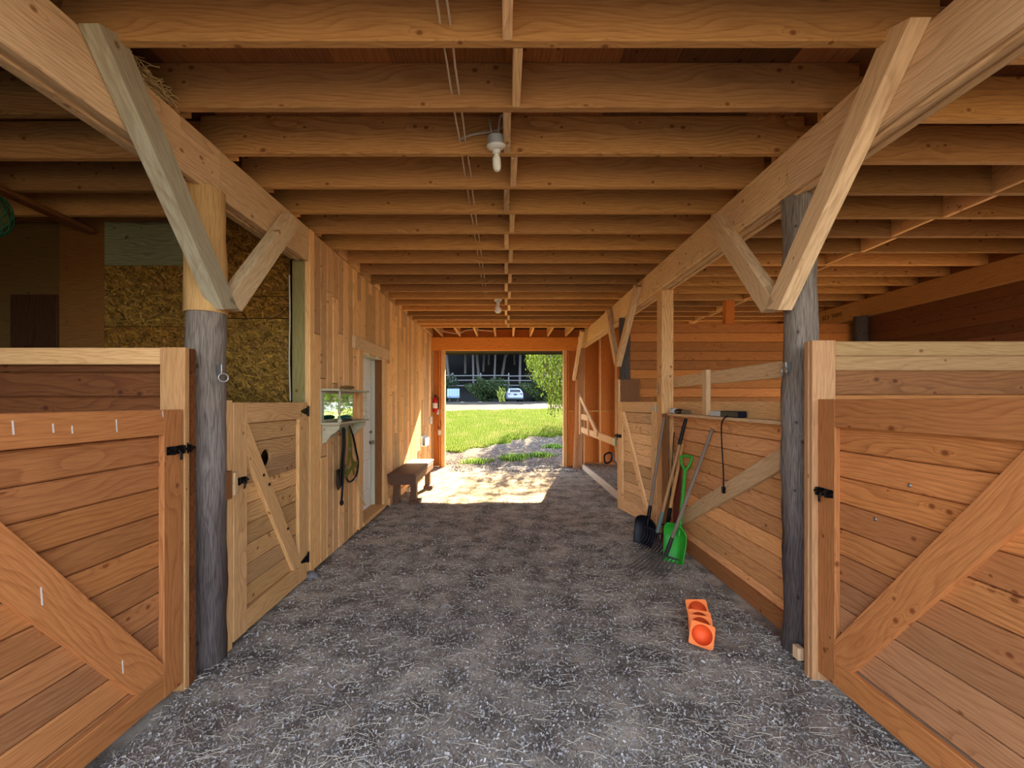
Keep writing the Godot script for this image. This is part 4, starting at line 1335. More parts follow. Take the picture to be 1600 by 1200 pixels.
func build_lamps() -> void:
	var porcelain := mat("porcelain", Color(0.82, 0.82, 0.78), 0.3)
	var glass := mat("frosted_bulb", Color(0.86, 0.86, 0.78), 0.35)
	var boxgrey := mat("grey_box", Color(0.55, 0.57, 0.57), 0.6, 0.1)
	var grey := mat("grey_cable", Color(0.72, 0.69, 0.62), 0.6)
	var o := thing("bulb_holder", "near bare bulb in a white lampholder dangling from grey cables", "lamp", P(775, 232, 2.5))
	var c := P(775, 230, 2.5)
	var tilt := Basis(Vector3.RIGHT, 0.25) * Basis(Vector3.BACK, 0.05)
	var m := MB.new()
	m.lathe([Vector2(0, 0.055), Vector2(0.04, 0.055), Vector2(0.047, 0.05), Vector2(0.047, 0.0), Vector2(0, 0)], 16, Transform3D(tilt, c + Vector3(0, 0.012, 0)))
	put("junction_box", m.mesh(), boxgrey, o)
	m = MB.new()
	m.lathe([Vector2(0, 0.014), Vector2(0.052, 0.014), Vector2(0.056, 0.008), Vector2(0.055, 0.0), Vector2(0.045, -0.01), Vector2(0.026, -0.016), Vector2(0.022, -0.035), Vector2(0.0, -0.035)], 24, Transform3D(tilt, c))
	put("lampholder", m.mesh(), porcelain, o)
	m = MB.new()
	m.lathe([Vector2(0.014, -0.03), Vector2(0.016, -0.045), Vector2(0.024, -0.06), Vector2(0.0255, -0.085), Vector2(0.024, -0.112), Vector2(0.018, -0.126), Vector2(0.008, -0.132), Vector2(0, -0.133)], 20, Transform3D(tilt, c))
	put("bulb", m.mesh(), glass, o)
	var top := c + Vector3(0, 0.065, 0)
	pipe("cable", o, curve([top + Vector3(-0.01, -0.01, 0), P(768, 205, 2.5), P(765, 187, 2.52), P(766, 183, 2.55)]), 0.0065, grey, 7)
	pipe("cable", o, curve([top + Vector3(0.008, -0.01, 0), P(779, 205, 2.5), P(781, 185, 2.5), P(786, 180, 2.48), P(787, 190, 2.5), P(784, 200, 2.54), P(765, 206, 2.58), P(740, 210, 2.59), P(720, 217, 2.60)]), 0.0065, grey, 7)

	o = thing("bulb_holder", "far bare round bulb in a white lampholder under the joists", "lamp", P(778, 475, 6.31))
	c = Vector3((778 - VPX) * 6.36 / FOC, 3.075, -6.36)
	m = MB.new()
	m.lathe([Vector2(0, 0.03), Vector2(0.06, 0.03), Vector2(0.062, 0.015), Vector2(0.05, 0.0), Vector2(0.028, -0.012), Vector2(0.026, -0.06), Vector2(0, -0.06)], 20, Transform3D(Basis(), c))
	put("lampholder", m.mesh(), porcelain, o)
	m = MB.new()
	m.lathe([Vector2(0.016, -0.055), Vector2(0.022, -0.075), Vector2(0.044, -0.105), Vector2(0.052, -0.13), Vector2(0.048, -0.158), Vector2(0.03, -0.178), Vector2(0, -0.184)], 20, Transform3D(Basis(), c))
	put("bulb", m.mesh(), mat("white_bulb", Color(0.92, 0.90, 0.86), 0.3), o)
	# two wires through the joists
	for q in [[-0.282, 3.17, "left of a pair of thin wires threaded through the aisle joists"], [-0.243, 3.165, "right of a pair of thin wires threaded through the aisle joists"]]:
		var pts := []
		for k in range(-4, 11):
			pts.append(Vector3(q[0] - 0.004 * k + 0.004 * sin(k * 2.0 + q[0] * 90), q[1], -jz(k) - 0.02))
			pts.append(Vector3(q[0] - 0.004 * k - 0.002, q[1] + 0.012 * sin(k * 1.7 + q[0] * 50), -jz(k) - 0.21))
		var w := MB.new()
		w.tube(pts, 0.0055, 6)
		tag(put("cable", w.mesh(), mat("pale_cable", Color(0.80, 0.72, 0.60), 0.5)), q[2], "cable")
	var sag := MB.new()
	sag.tube(curve([P(690, 517, 9.3), P(715, 521, 9.3), P(735, 515, 9.4), P(770, 518, 9.4)]), 0.008, 6)
	tag(put("cable", sag.mesh(), mat("white_cord", Color(0.82, 0.80, 0.72), 0.6)), "sagging white cable above the far doorway header", "cable")


func handle(called: String, parent: Node3D, a: Vector3, b: Vector3, r: float, m: Material) -> void:
	pipe(called, parent, [a, a.lerp(b, 0.5), b], [r, r * 1.05, r * 0.92], m, 10)


func build_tools() -> void:
	var ash := mat("ash_handle", Color(0.66, 0.50, 0.33), 0.7, 0.0, "wood1")
	var greyash := mat("grey_handle", Color(0.52, 0.46, 0.40), 0.8, 0.0, "wood1")
	var blk := black()
	var plast := mat("black_plastic", Color(0.045, 0.05, 0.07), 0.5)
	var green := mat("green_plastic", Color(0.20, 0.62, 0.18), 0.4)

	# black scoop shovel
	var foot := Vector3(1.485, 0.02, -4.5)
	var top := Vector3(1.745, 1.38, -4.62)
	var o := thing("shovel", "grey-handled shovel with a dark rounded blade, leftmost of the leaning tools", "shovel", foot)
	var dir := (top - foot).normalized()
	handle("handle", o, foot + dir * 0.36, top, 0.016, greyash)
	handle("socket", o, foot + dir * 0.2, foot + dir * 0.42, 0.02, blk)
	scoop("blade", o, foot, dir, Vector3(-0.8, 0.25, 0.55), 0.26, 0.30, 0.05, plast, false)

	# manure fork with a black grip
	foot = Vector3(1.50, 0.03, -4.28)
	top = Vector3(1.80, 1.385, -4.19)
	dir = (top - foot).normalized()
	o = thing("manure_fork", "manure fork with a black grip and a row of black tines", "fork", foot)
	handle("handle", o, foot + dir * 0.22, top - dir * 0.24, 0.016, ash)
	handle("grip", o, top - dir * 0.27, top, 0.018, plast)
	handle("sleeve", o, foot + dir * 0.2, foot + dir * 0.42, 0.021, mat("grey_green", Color(0.36, 0.42, 0.38), 0.6))
	fork_head(o, foot, dir, Vector3(-0.75, 0.15, 0.65), 10, 0.28, 0.2, 0.07, mat("blue_black", Color(0.10, 0.12, 0.17), 0.35), 0.0055)

	# pale handled fork
	foot = Vector3(1.66, 0.05, -4.42)
	top = Vector3(1.838, 1.12, -4.36)
	dir = (top - foot).normalized()
	o = thing("garden_fork", "light wooden handled fork with a black socket between the other tools", "fork", foot)
	handle("handle", o, foot + dir * 0.34, top, 0.017, mat("light_handle", Color(0.80, 0.60, 0.36), 0.7, 0.0, "wood1"))
	handle("socket", o, foot + dir * 0.18, foot + dir * 0.40, 0.02, blk)
	fork_head(o, foot, dir, Vector3(-0.75, 0.15, 0.65), 4, 0.17, 0.2, 0.03, blk, 0.006)

	# rake with long curved tines
	foot = Vector3(1.515, 0.09, -3.98)
	top = Vector3(1.838, 1.31, -3.73)
	dir = (top - foot).normalized()
	o = thing("hay_fork", "grey-handled fork with long curved wire tines, rightmost of the leaning tools", "fork", foot)
	handle("handle", o, foot + dir * 0.04, top, 0.016, greyash)
	handle("ferrule", o, foot, foot + dir * 0.2, 0.019, mat("dull_steel", Color(0.28, 0.27, 0.26), 0.5, 0.7))
	var across := Vector3(0.62, 0.0, 0.78).normalized()
	var fwd := Vector3(-0.78, 0, 0.62).normalized()
	var wire := mat("tine_wire", Color(0.42, 0.42, 0.42), 0.4, 0.7)
	pipe("crossbar", o, [foot - across * 0.14, foot + across * 0.14], 0.009, wire, 8)
	for k in 9:
		var s := (k - 4) / 4.0
		var p0 := foot + across * (s * 0.13)
		var pts := [p0, p0 + fwd * 0.06 + Vector3(0, 0.012, 0) + across * s * 0.01, p0 + fwd * 0.16 + Vector3(0, -0.02, 0) + across * s * 0.025, p0 + fwd * 0.27 + Vector3(0, -0.055, 0) + across * s * 0.04, p0 + fwd * 0.37 + Vector3(0, -0.068, 0) + across * s * 0.05]
		pipe("tine", o, curve(pts, 4), 0.0055, wire, 6)

	# green plastic shovel
	foot = Vector3(1.625, 0.02, -3.99)
	top = Vector3(1.83, 0.985, -4.25)
	dir = (top - foot).normalized()
	o = thing("shovel", "bright green plastic shovel with a looped handgrip", "shovel", foot)
	scoop("blade", o, foot, dir, Vector3(-0.85, 0.3, 0.4), 0.26, 0.35, 0.085, green, true)
	handle("shaft", o, foot + dir * 0.25, top - dir * 0.12, 0.017, green)
	var side := dir.cross(Vector3(-0.7, 0.3, 0.6)).normalized()
	var g := top - dir * 0.13
	pipe("grip", o, curve([g, g + side * 0.035 + dir * 0.05, g + side * 0.055 + dir * 0.12, g + side * 0.04 + dir * 0.145, g - side * 0.04 + dir * 0.145, g - side * 0.055 + dir * 0.12, g - side * 0.035 + dir * 0.05, g], 5), 0.0125, green, 8)

	# odd boards and a rod behind
	tag(plank("leaning_board", self, Vector3(1.735, 0.02, -4.56), Vector3(1.775, 1.42, -4.655), 0.085, 0.03, Vector3(-0.9, 0, 0.4), wood(BROWN, 1), 0.004), "narrow brown board leaning on the square post behind the tools", "board")
	tag(plank("leaning_board", self, Vector3(1.80, 0.0, -4.44), Vector3(1.85, 0.9, -4.50), 0.09, 0.02, Vector3(-0.9, 0, 0.4), wood(Color(0.36, 0.16, 0.1), 1), 0.004), "dark red board leaning on the planks behind the green shovel", "board")
	var rd := MB.new()
	rd.tube([Vector3(1.70, 0.0, -4.42), Vector3(1.845, 1.22, -4.6)], 0.006, 6)
	tag(put("metal_rod", rd.mesh(), mat("rust_rod", Color(0.24, 0.17, 0.13), 0.6, 0.4)), "thin dark metal rod leaning among the tools", "rod")

	# shovel in the third stall, only its grip and blade side show
	o = thing("shovel", "grey shovel with a black loop grip behind the ajar door in the third stall", "shovel", Vector3(1.98, 0.09, -7.3))
	var a := Vector3(1.93, 0.86, -7.15)
	var b := Vector3(1.99, 0.12, -7.25)
	pipe("shaft", o, [Vector3(1.80, 0.66, -7.2), Vector3(1.90, 0.5, -7.2), Vector3(2.05, 0.2, -7.25)], 0.015, mat("grey_plastic", Color(0.45, 0.46, 0.46), 0.5))
	scoop("blade", o, Vector3(1.98, 0.1, -7.05), Vector3(-0.02, 1, -0.02), Vector3(-0.9, 0.1, 0.4), 0.2, 0.62, 0.03, mat("grey_plastic", Color(0.45, 0.46, 0.46), 0.5), false)
	var gp := Vector3(1.83, 0.62, -7.2)
	pipe("grip", o, curve([gp, gp + Vector3(-0.03, 0.06, 0), gp + Vector3(-0.13, 0.02, 0), gp + Vector3(-0.12, -0.11, 0), gp + Vector3(-0.04, -0.10, 0), gp], 5), 0.016, plast, 8)


# dished blade: dir up the handle, face the way the hollow looks
func scoop(called: String, parent: Node3D, foot: Vector3, dir: Vector3, face: Vector3, w: float, h: float, deep: float, m: Material, ribs: bool) -> void:
	var n := (face - dir * face.dot(dir)).normalized()
	var s := dir.cross(n).normalized()
	var outer := []
	var inner := []
	var mids := []
	for i in 13:
		var v := i / 12.0
		var ro := PackedVector3Array()
		var half := w / 2 * (1.0 if v < 0.72 else sqrt(maxf(0.02, 1.0 - pow((v - 0.72) / 0.30, 2.0)))) * (0.86 + 0.14 * minf(1.0, v * 2.0))
		for j in 13:
			var u := (j - 6) / 6.0
			var lift := deep * (pow(absf(u), 2.4) + 0.8 * pow(maxf(0.0, v - 0.55) / 0.45, 2.0))
			ro.append(foot + dir * (h * v) + s * (u * half) + n * (lift - deep * 0.4) + (n * 0.004 * sin(u * 9.0) if ribs else Vector3()))
		outer.append(ro)
		mids.append(foot + dir * (h * v) - n * 2.0)
	var mb := MB.new()
	mb.skin(outer, mids, false)
	for r in outer:
		var q := PackedVector3Array()
		for p in r:
			q.append(p - n * 0.005)
		inner.append(q)
	var mid2 := []
	for i in 13:
		mid2.append(foot + dir * (h * i / 12.0) + n * 2.0)
	mb.skin(inner, mid2, false)
	# rim
	var loop := []
	for j in 13:
		loop.append((outer[0] as PackedVector3Array)[j])
	for i in range(1, 13):
		loop.append((outer[i] as PackedVector3Array)[12])
	for j in range(11, -1, -1):
		loop.append((outer[12] as PackedVector3Array)[j])
	for i in range(11, 0, -1):
		loop.append((outer[i] as PackedVector3Array)[0])
	loop.append(loop[0])
	mb.tube(loop, 0.006, 6)
	put(called, mb.mesh(), m, parent)


func fork_head(parent: Node3D, foot: Vector3, dir: Vector3, face: Vector3, n: int, w: float, h: float, bend: float, m: Material, r: float) -> void:
	var f := (face - dir * face.dot(dir)).normalized()
	var s := dir.cross(f).normalized()
	var b := foot + dir * h
	pipe("head_bar", parent, [b - s * w / 2, b + s * w / 2], r * 1.8, m, 8)
	for k in n:
		var u := (k - (n - 1) / 2.0) / ((n - 1) / 2.0)
		var p := b + s * (u * w / 2)
		pipe("tine", parent, curve([p, p - dir * h * 0.3 - f * bend * 0.25, p - dir * h * 0.65 - f * bend * 0.1, p - dir * h * 0.95 + f * bend], 4), [r, r, r, r, r, r, r, r, r, r, r, r, r * 0.6], m, 6)


func build_cones() -> void:
	var orange := mat("cone_plastic", Color(0.90, 0.36, 0.15), 0.55)
	orange.metallic_specular = 0.4
	var spots := [[Vector3(1.372, 0.062, -3.0), 0.42, 0.10, "orange marker cone at the far end of the four tipped over on the floor"], [Vector3(1.318, 0.058, -2.85), 0.18, -0.02, "orange marker cone second from the far end of the tipped row"], [Vector3(1.295, 0.056, -2.785), 0.14, 0.0, "orange marker cone tucked just behind the front one of the tipped row"], [Vector3(1.256, 0.06, -2.685), 0.02, -0.16, "frontmost orange marker cone of the tipped row, its whole square base showing"]]
	for q in spots:
		var o := thing("marker_cone", q[3], "cone", q[0], "orange cones lying on the floor")
		# base square in xy facing +z, cone behind it along -z
		var at := Transform3D(Basis(Vector3.UP, -0.38 + q[1] * 0.3) * Basis(Vector3.RIGHT, -0.66) * Basis(Vector3.BACK, q[2]), q[0])
		var sq := PackedVector2Array()
		var hs := 0.072
		for c in 4:
			var cc := Vector2([1, -1, -1, 1][c], [1, 1, -1, -1][c]) * (hs - 0.012)
			for k in 4:
				var a := PI / 2 * c + PI / 2 * k / 3.0
				sq.append(cc + Vector2(cos(a), sin(a)) * 0.012)
		var m := MB.new()
		# flange: outer outline to the round mouth
		var R := 0.061
		var N := 48
		for e in [0.0, -0.006]:
			for k in N:
				var a0 := TAU * k / N
				var a1 := TAU * (k + 1) / N
				var p := [edge_of(sq, a0), edge_of(sq, a1)]
				m.quad(at * Vector3(cos(a0) * R, sin(a0) * R, e), at * Vector3(cos(a1) * R, sin(a1) * R, e), at * Vector3(p[1].x, p[1].y, e), at * Vector3(p[0].x, p[0].y, e), at.basis * Vector3(0, 0, 1.0 if e == 0.0 else -1.0))
				if e == 0.0:
					var nn := Vector2(cos((a0 + a1) / 2), sin((a0 + a1) / 2))
					m.quad(at * Vector3(p[0].x, p[0].y, 0), at * Vector3(p[1].x, p[1].y, 0), at * Vector3(p[1].x, p[1].y, -0.006), at * Vector3(p[0].x, p[0].y, -0.006), at.basis * Vector3(nn.x, nn.y, 0))
		put("base_flange", m.mesh(), mat("cone_flange", Color(0.98, 0.50, 0.22), 0.5), o)
		m = MB.new()
		m.lathe([Vector2(R, 0.0), Vector2(R * 0.95, 0.014), Vector2(R * 0.86, 0.03), Vector2(R * 0.72, 0.046), Vector2(R * 0.52, 0.06), Vector2(R * 0.28, 0.068), Vector2(0.0, 0.07)], 32, at * Transform3D(Basis(Vector3.RIGHT, -PI / 2), Vector3(0, 0, 0)))
		put("cone_shell", m.mesh(), orange, o)


func edge_of(sq: PackedVector2Array, a: float) -> Vector2:
	var far := Vector2(cos(a), sin(a)) * 0.3
	for k in sq.size():
		var hit = Geometry2D.segment_intersects_segment(Vector2(), far, sq[k], sq[(k + 1) % sq.size()])
		if hit != null:
			return hit
	return far.normalized() * 0.07


func build_small_things() -> void:
	# tie rings on the posts
	var o := thing("tie_ring", "metal tie ring on the left weathered log post", "tie ring", P(346, 584, 2.46))
	box("plate", o, P(345, 578, 2.47), Vector3(0.03, 0.06, 0.03), zinc(), 0.003)
	ring_tube("ring", o, P(349, 590, 2.44), 0.024, 0.0045, Vector3(0.7, 0, 0.7), zinc())
	o = thing("tie_ring", "metal tie ring on the right gnarled grey log post", "tie ring", P(1228, 577, 2.52))
	box("plate", o, P(1229.5, 574, 2.545), Vector3(0.03, 0.06, 0.03), zinc(), 0.003)
	ring_tube("ring", o, P(1225, 580, 2.5), 0.026, 0.0045, Vector3(0.5, 0, 0.85), zinc())
	o = thing("chain_snap", "small chain snap hanging on the square post above the ajar door", "chain", P(1029, 608, 4.7))
	for k in 4:
		ring_tube("link", o, P(1028.5 + (k % 2), 602 + k * 4.5, 4.80), 0.018, 0.004, Vector3(1, 0, 1).normalized() if k % 2 else Vector3(-1, 0, 1).normalized(), zinc())

	# shelf of the second right stall
	o = thing("charger_box", "flat dark blue electronic box with a white end on the stall shelf", "electronics", Vector3(1.83, 1.426, -3.5))
	box("case", o, Vector3(1.82, 1.452, -3.36), Vector3(0.07, 0.05, 0.26), mat("navy", Color(0.05, 0.075, 0.12), 0.4), 0.006)
	box("end_cap", o, Vector3(1.82, 1.452, -3.585), Vector3(0.068, 0.046, 0.18), mat("pale_case", Color(0.70, 0.72, 0.72), 0.4), 0.005)
	pipe("cord", o, curve([Vector3(1.785, 1.44, -3.38), Vector3(1.765, 1.39, -3.42), Vector3(1.768, 1.28, -3.44), Vector3(1.77, 1.0, -3.415), Vector3(1.77, 0.86, -3.41)]), 0.0055, black(), 7)
	box("plug", o, Vector3(1.77, 0.835, -3.41), Vector3(0.024, 0.05, 0.03), black(), 0.005)
	o = thing("hair_clipper", "small black and silver clipper lying at the far end of the stall shelf", "clipper", Vector3(1.82, 1.426, -4.4))
	var m := MB.new()
	m.ball(Vector3(1.815, 1.452, -4.40), Vector3(0.028, 0.026, 0.11), 14, 8)
	put("body", m.mesh(), black(), o)
	box("head", o, Vector3(1.81, 1.455, -4.53), Vector3(0.05, 0.05, 0.1), mat("pale_case", Color(0.70, 0.72, 0.72), 0.4), 0.006)
	box("battery", o, Vector3(1.82, 1.447, -4.24), Vector3(0.05, 0.04, 0.1), mat("tan_case", Color(0.35, 0.30, 0.22), 0.5), 0.006)

	# things by the far doorway
	o = thing("fire_extinguisher", "red fire extinguisher on the wall left of the far doorway", "extinguisher", Vector3(-1.665, 1.3, -9.93))
	var red := mat("red_paint", Color(0.70, 0.04, 0.03), 0.35)
	m = MB.new()
	m.lathe([Vector2(0, 1.31), Vector2(0.05, 1.312), Vector2(0.058, 1.33), Vector2(0.058, 1.58), Vector2(0.048, 1.62), Vector2(0.022, 1.645), Vector2(0.02, 1.67), Vector2(0, 1.67)], 20, Transform3D(Basis(), Vector3(-1.665, 0, -9.93)))
	put("cylinder", m.mesh(), red, o)
	m = MB.new()
	m.lathe([Vector2(0.0585, 1.40), Vector2(0.0592, 1.401), Vector2(0.0592, 1.52), Vector2(0.0585, 1.521)], 20, Transform3D(Basis(), Vector3(-1.665, 0, -9.93)))
	put("label_band", m.mesh(), mat("paper", Color(0.85, 0.84, 0.80), 0.7), o)
	box("valve", o, Vector3(-1.665, 1.69, -9.93), Vector3(0.04, 0.04, 0.04), black(), 0.004)
	box("lever", o, Vector3(-1.65, 1.715, -9.90), Vector3(0.02, 0.014, 0.11), black(), 0.003, Basis(Vector3.RIGHT, 0.2))
	pipe("hose", o, curve([Vector3(-1.645, 1.68, -9.93), Vector3(-1.60, 1.66, -9.92), Vector3(-1.585, 1.55, -9.92), Vector3(-1.59, 1.42, -9.92)]), 0.010, black())
	tag(box("wall_paper", self, P(686, 644, 10.0), Vector3(0.11, 0.12, 0.006), mat("paper", Color(0.85, 0.84, 0.80), 0.7), 0.001), "white notice pinned just below the fire extinguisher", "notice")
	o = thing("switch_box", "pale switch box in the corner beside the sunlit patch of wall", "switch", P(676, 657, 9.7))
	box("case", o, Vector3(-1.735, 1.12, -9.70), Vector3(0.05, 0.17, 0.20), mat("ivory", Color(0.82, 0.80, 0.74), 0.5), 0.006)
	box("toggle", o, Vector3(-1.705, 1.12, -9.70), Vector3(0.02, 0.03, 0.012), mat("ivory", Color(0.82, 0.80, 0.74), 0.5), 0.002)
	o = thing("outlet_plate", "small white outlet plate low on the left doorway jamb", "outlet", P(687, 676, 10.0))
	box("plate", o, P(687, 676, 9.985), Vector3(0.075, 0.12, 0.012), mat("paper", Color(0.85, 0.84, 0.80), 0.7), 0.003)
	for k in [-1, 1]:
		box("socket", o, P(687, 676 + k * 1.8, 9.977), Vector3(0.03, 0.03, 0.006), mat("ivory", Color(0.82, 0.80, 0.74), 0.5), 0.002)
	o = thing("wire_hook", "dark curled wire hook above the outlet plate", "hook", P(687, 665, 9.95))
	pipe("hook", o, curve([P(688, 658, 9.97), P(689, 664, 9.94), P(686, 669, 9.93), P(683.5, 665, 9.93)]), 0.006, black(), 6)
	o = thing("wall_tray", "white tray fixed on the left wall catching the sun above the bench", "tray", P(664, 690, 9.0))
	var wt := mat("white_plastic", Color(0.88, 0.88, 0.86), 0.5)
	box("tray_back", o, Vector3(-1.742, 0.73, -8.95), Vector3(0.012, 0.2, 0.52), wt, 0.003)
	box("tray_front", o, Vector3(-1.665, 0.71, -8.95), Vector3(0.01, 0.16, 0.52), wt, 0.003)
	box("tray_bottom", o, Vector3(-1.70, 0.63, -8.95), Vector3(0.08, 0.012, 0.52), wt, 0.003)

	# small offcut block by the right post foot
	tag(box("wood_block", self, Vector3(1.725, 0.075, -2.475), Vector3(0.035, 0.07, 0.05), wood(PALE, 1), 0.003), "small pale wood block at the foot of the right gnarled post", "block")
	# stone at the foot of the narrow door
	m = MB.new()
	m.ball(P(486, 905, 3.72) + Vector3(0, 0.02, 0), Vector3(0.07, 0.05, 0.06), 10, 7)
	tag(put("stone", m.mesh(), mat("stone", Color(0.45, 0.43, 0.42), 0.9)), "pale stone on the floor at the corner of the plank wall", "stone")

	# straw nest on the left beam
	var nest := MB.new()
	for k in 170:
		var t := rng.randf()
		var c := Vector3(-1.78 + rng.randfn(0, 0.03), 3.10 + rng.randf() * 0.06, -lerpf(1.92, 2.19, t))
		var d := Vector3(rng.randfn(0.35, 0.7), rng.randfn(-0.1, 0.35), rng.randfn(0, 1)).normalized()
		nest.tube([c - d * 0.05, c + Vector3(0, 0.01, 0), c + d * 0.06], 0.0022, 4)
	tag(put("straw_nest", nest.mesh(), mat("nest", Color(0.80, 0.70, 0.48), 0.9)), "tangled straw nest stuck on top of the left beam", "nest", "", "stuff")

	# hay net
	o = thing("hay_net", "green corded hay net hanging at the far left of the first stall", "hay net", P(-14, 335, 2.6))
	var cc := P(-16, 335, 2.6)
	var hm := MB.new()
	hm.ball(cc, Vector3(0.095, 0.13, 0.095), 14, 10)
	put("hay", hm.mesh(), mat("old_hay", Color(0.30, 0.29, 0.14), 0.95), o)
	var net := MB.new()
	for sg in [-1.0, 1.0]:
		for k in 12:
			var pts := []
			for i in 17:
				var v := i / 16.0
				var a: float = TAU * k / 12.0 + sg * v * 2.2
				var y := cos(v * PI)
				var rr := sqrt(maxf(0.0, 1.0 - y * y))
				pts.append(cc + Vector3(cos(a) * 0.10 * rr, y * 0.138, sin(a) * 0.10 * rr))
			net.tube(pts, 0.0035, 5)
	net.tube([cc + Vector3(0, 0.13, 0), cc + Vector3(0.02, 0.3, 0), Vector3(cc.x + 0.02, 3.11, cc.z)], 0.006, 6)
	put("net", net.mesh(), mat("green_cord", Color(0.12, 0.34, 0.22), 0.8), o)


func build_outside() -> void:
	var leaf := MB.new()
	leaf.quad(Vector3(0, 0.5, 0), Vector3(0.32, 0.0, 0.05), Vector3(0, -0.5, 0), Vector3(-0.32, 0.0, 0.05), Vector3(0, 0.1, 1).normalized())
	var lm := leaf.mesh()
	# weeping birch
	var o := thing("weeping_birch", "weeping birch with drooping yellow-green sunlit leaves right of the doorway", "tree", Vector3(4.3, gy(4.3, 17.5), -17.5))
	var bark := mat("birch_bark", Color(0.62, 0.60, 0.55), 0.8, 0.0, "grey")
	pipe("trunk", o, curve([Vector3(4.3, 0.2, -17.5), Vector3(4.25, 2.5, -17.4), Vector3(4.0, 5.0, -17.3), Vector3(3.9, 8.0, -17.3)]), 0.13, bark, 10)
	var twigs := MB.new()
	var lines := []
	for k in 460:
		var x := rng.randf_range(0.9, 7.0)
		var d := rng.randf_range(14.6, 21.0)
		var floor_y := 0.65 + gy(x, d) + rng.randf() * 0.7
		if x / d < 0.105:
			floor_y = lerpf(2.7, 1.0, clampf((x / d - 0.04) / 0.065, 0.0, 1.0)) + rng.randf() * 1.0 + gy(x, d)
		var top_y := rng.randf_range(4.2, 7.0)
		if x / d < 0.075:
			var hid := 1.75 + 72.0 * d / FOC
			top_y = rng.randf_range(hid + 0.6, 6.8)
			if x / d < 0.05:
				floor_y = hid + rng.randf() * 0.8
		if top_y < floor_y + 0.5:
			continue
		var p := Vector3(x, top_y, -d)
		var pts := []
		var sway := Vector3(rng.randfn(0, 0.12), 0, rng.randfn(0, 0.12))
		for i in 7:
			var t := i / 6.0
			pts.append(Vector3(x, lerpf(top_y, floor_y, t), -d) + sway * sin(t * 3.0) + Vector3(0.5 * (1 - t) * (1 - t), 0, 0))
		lines.append(pts)
		twigs.tube(pts, 0.006, 4)
	for k in 9:
		var a := TAU * k / 9.0
		twigs.tube(curve([Vector3(4.1, 3.5 + k * 0.4, -17.3), Vector3(4.1 + cos(a) * 1.4, 5.6 + k * 0.15, -17.3 + sin(a) * 1.0), Vector3(4.1 + cos(a) * 3.0, 6.0, -17.3 + sin(a) * 2.2)]), 0.03, 6)
	put("branches", twigs.mesh(), mat("twig", Color(0.20, 0.16, 0.10), 0.9), o)
	scatter("leaves", "", "tree", lm, 34000, func(k):
		var l: Array = lines[rng.randi_range(0, lines.size() - 1)]
		var t := rng.randf() * 5.99
		var p: Vector3 = (l[int(t)] as Vector3).lerp(l[int(t) + 1], t - int(t)) + Vector3(rng.randfn(0, 0.07), rng.randfn(0, 0.05), rng.randfn(0, 0.07))
		var s := rng.randf_range(0.065, 0.125)
		return [Transform3D((Basis(Vector3.UP, rng.randf() * TAU) * Basis(Vector3.RIGHT, rng.randfn(0.2, 0.5))).scaled(Vector3(s, s, s)), p), Color(0.15, 0.20, 0.022) * rng.randf_range(0.4, 1.6)], o)

	# shrubs
	shrub("dark green rounded shrub between the pale lawn chair and the white car", Vector3(-2.0, 0, -46.0), Vector3(2.2, 2.6, 1.8), Color(0.022, 0.036, 0.012), 5200, lm, 0.22)
	shrub("dark shrub at the left edge of the view through the doorway", Vector3(-6.9, 0, -49.0), Vector3(1.2, 3.2, 1.2), Color(0.02, 0.035, 0.018), 2600, lm, 0.22)
	shrub("small yellow-green sapling in front of the white car", Vector3(-0.45, 0, -42.6), Vector3(0.42, 1.55, 0.42), Color(0.24, 0.28, 0.05), 700, lm, 0.14)
	shrub("shaded bush behind the white car and the birch", Vector3(4.4, 0, -50.0), Vector3(2.4, 3.0, 1.6), Color(0.03, 0.045, 0.015), 4600, lm, 0.24)

	# pole rail fence
	var f := thing("rail_fence", "grey pole rail fence at the foot of the dark slope", "fence", Vector3(0, gy(0, 55), -55.0))
	var fg := mat("fence_grey", Color(0.34, 0.35, 0.35), 0.9)
	var base := gy(0, 54.0)
	for k in 9:
		var x := -14.0 + k * 3.6
		box("fence_post", f, Vector3(x, base + 1.0, -54.0), Vector3(0.16, 2.9, 0.16), fg)
	for y in [0.85, 1.45, 2.1]:
		for k in 8:
			var x := -14.0 + k * 3.6
			pipe("rail", f, [Vector3(x, base + y + rng.randfn(0, 0.04), -53.9), Vector3(x + 3.65, base + y + rng.randfn(0, 0.04), -53.9)], 0.07, fg, 6)

	# forest
	var needle := MB.new()
	for k in 5:
		var a := TAU * k / 5.0
		needle.tri(Vector3(0, 0, 0), Vector3(cos(a) * 0.9 - sin(a) * 0.22, -0.25, sin(a) * 0.9 + cos(a) * 0.22), Vector3(cos(a) * 0.9 + sin(a) * 0.22, -0.3, sin(a) * 0.9 - cos(a) * 0.22), Vector3(0, 1, 0))
	var nm := needle.mesh()
	var spots := []
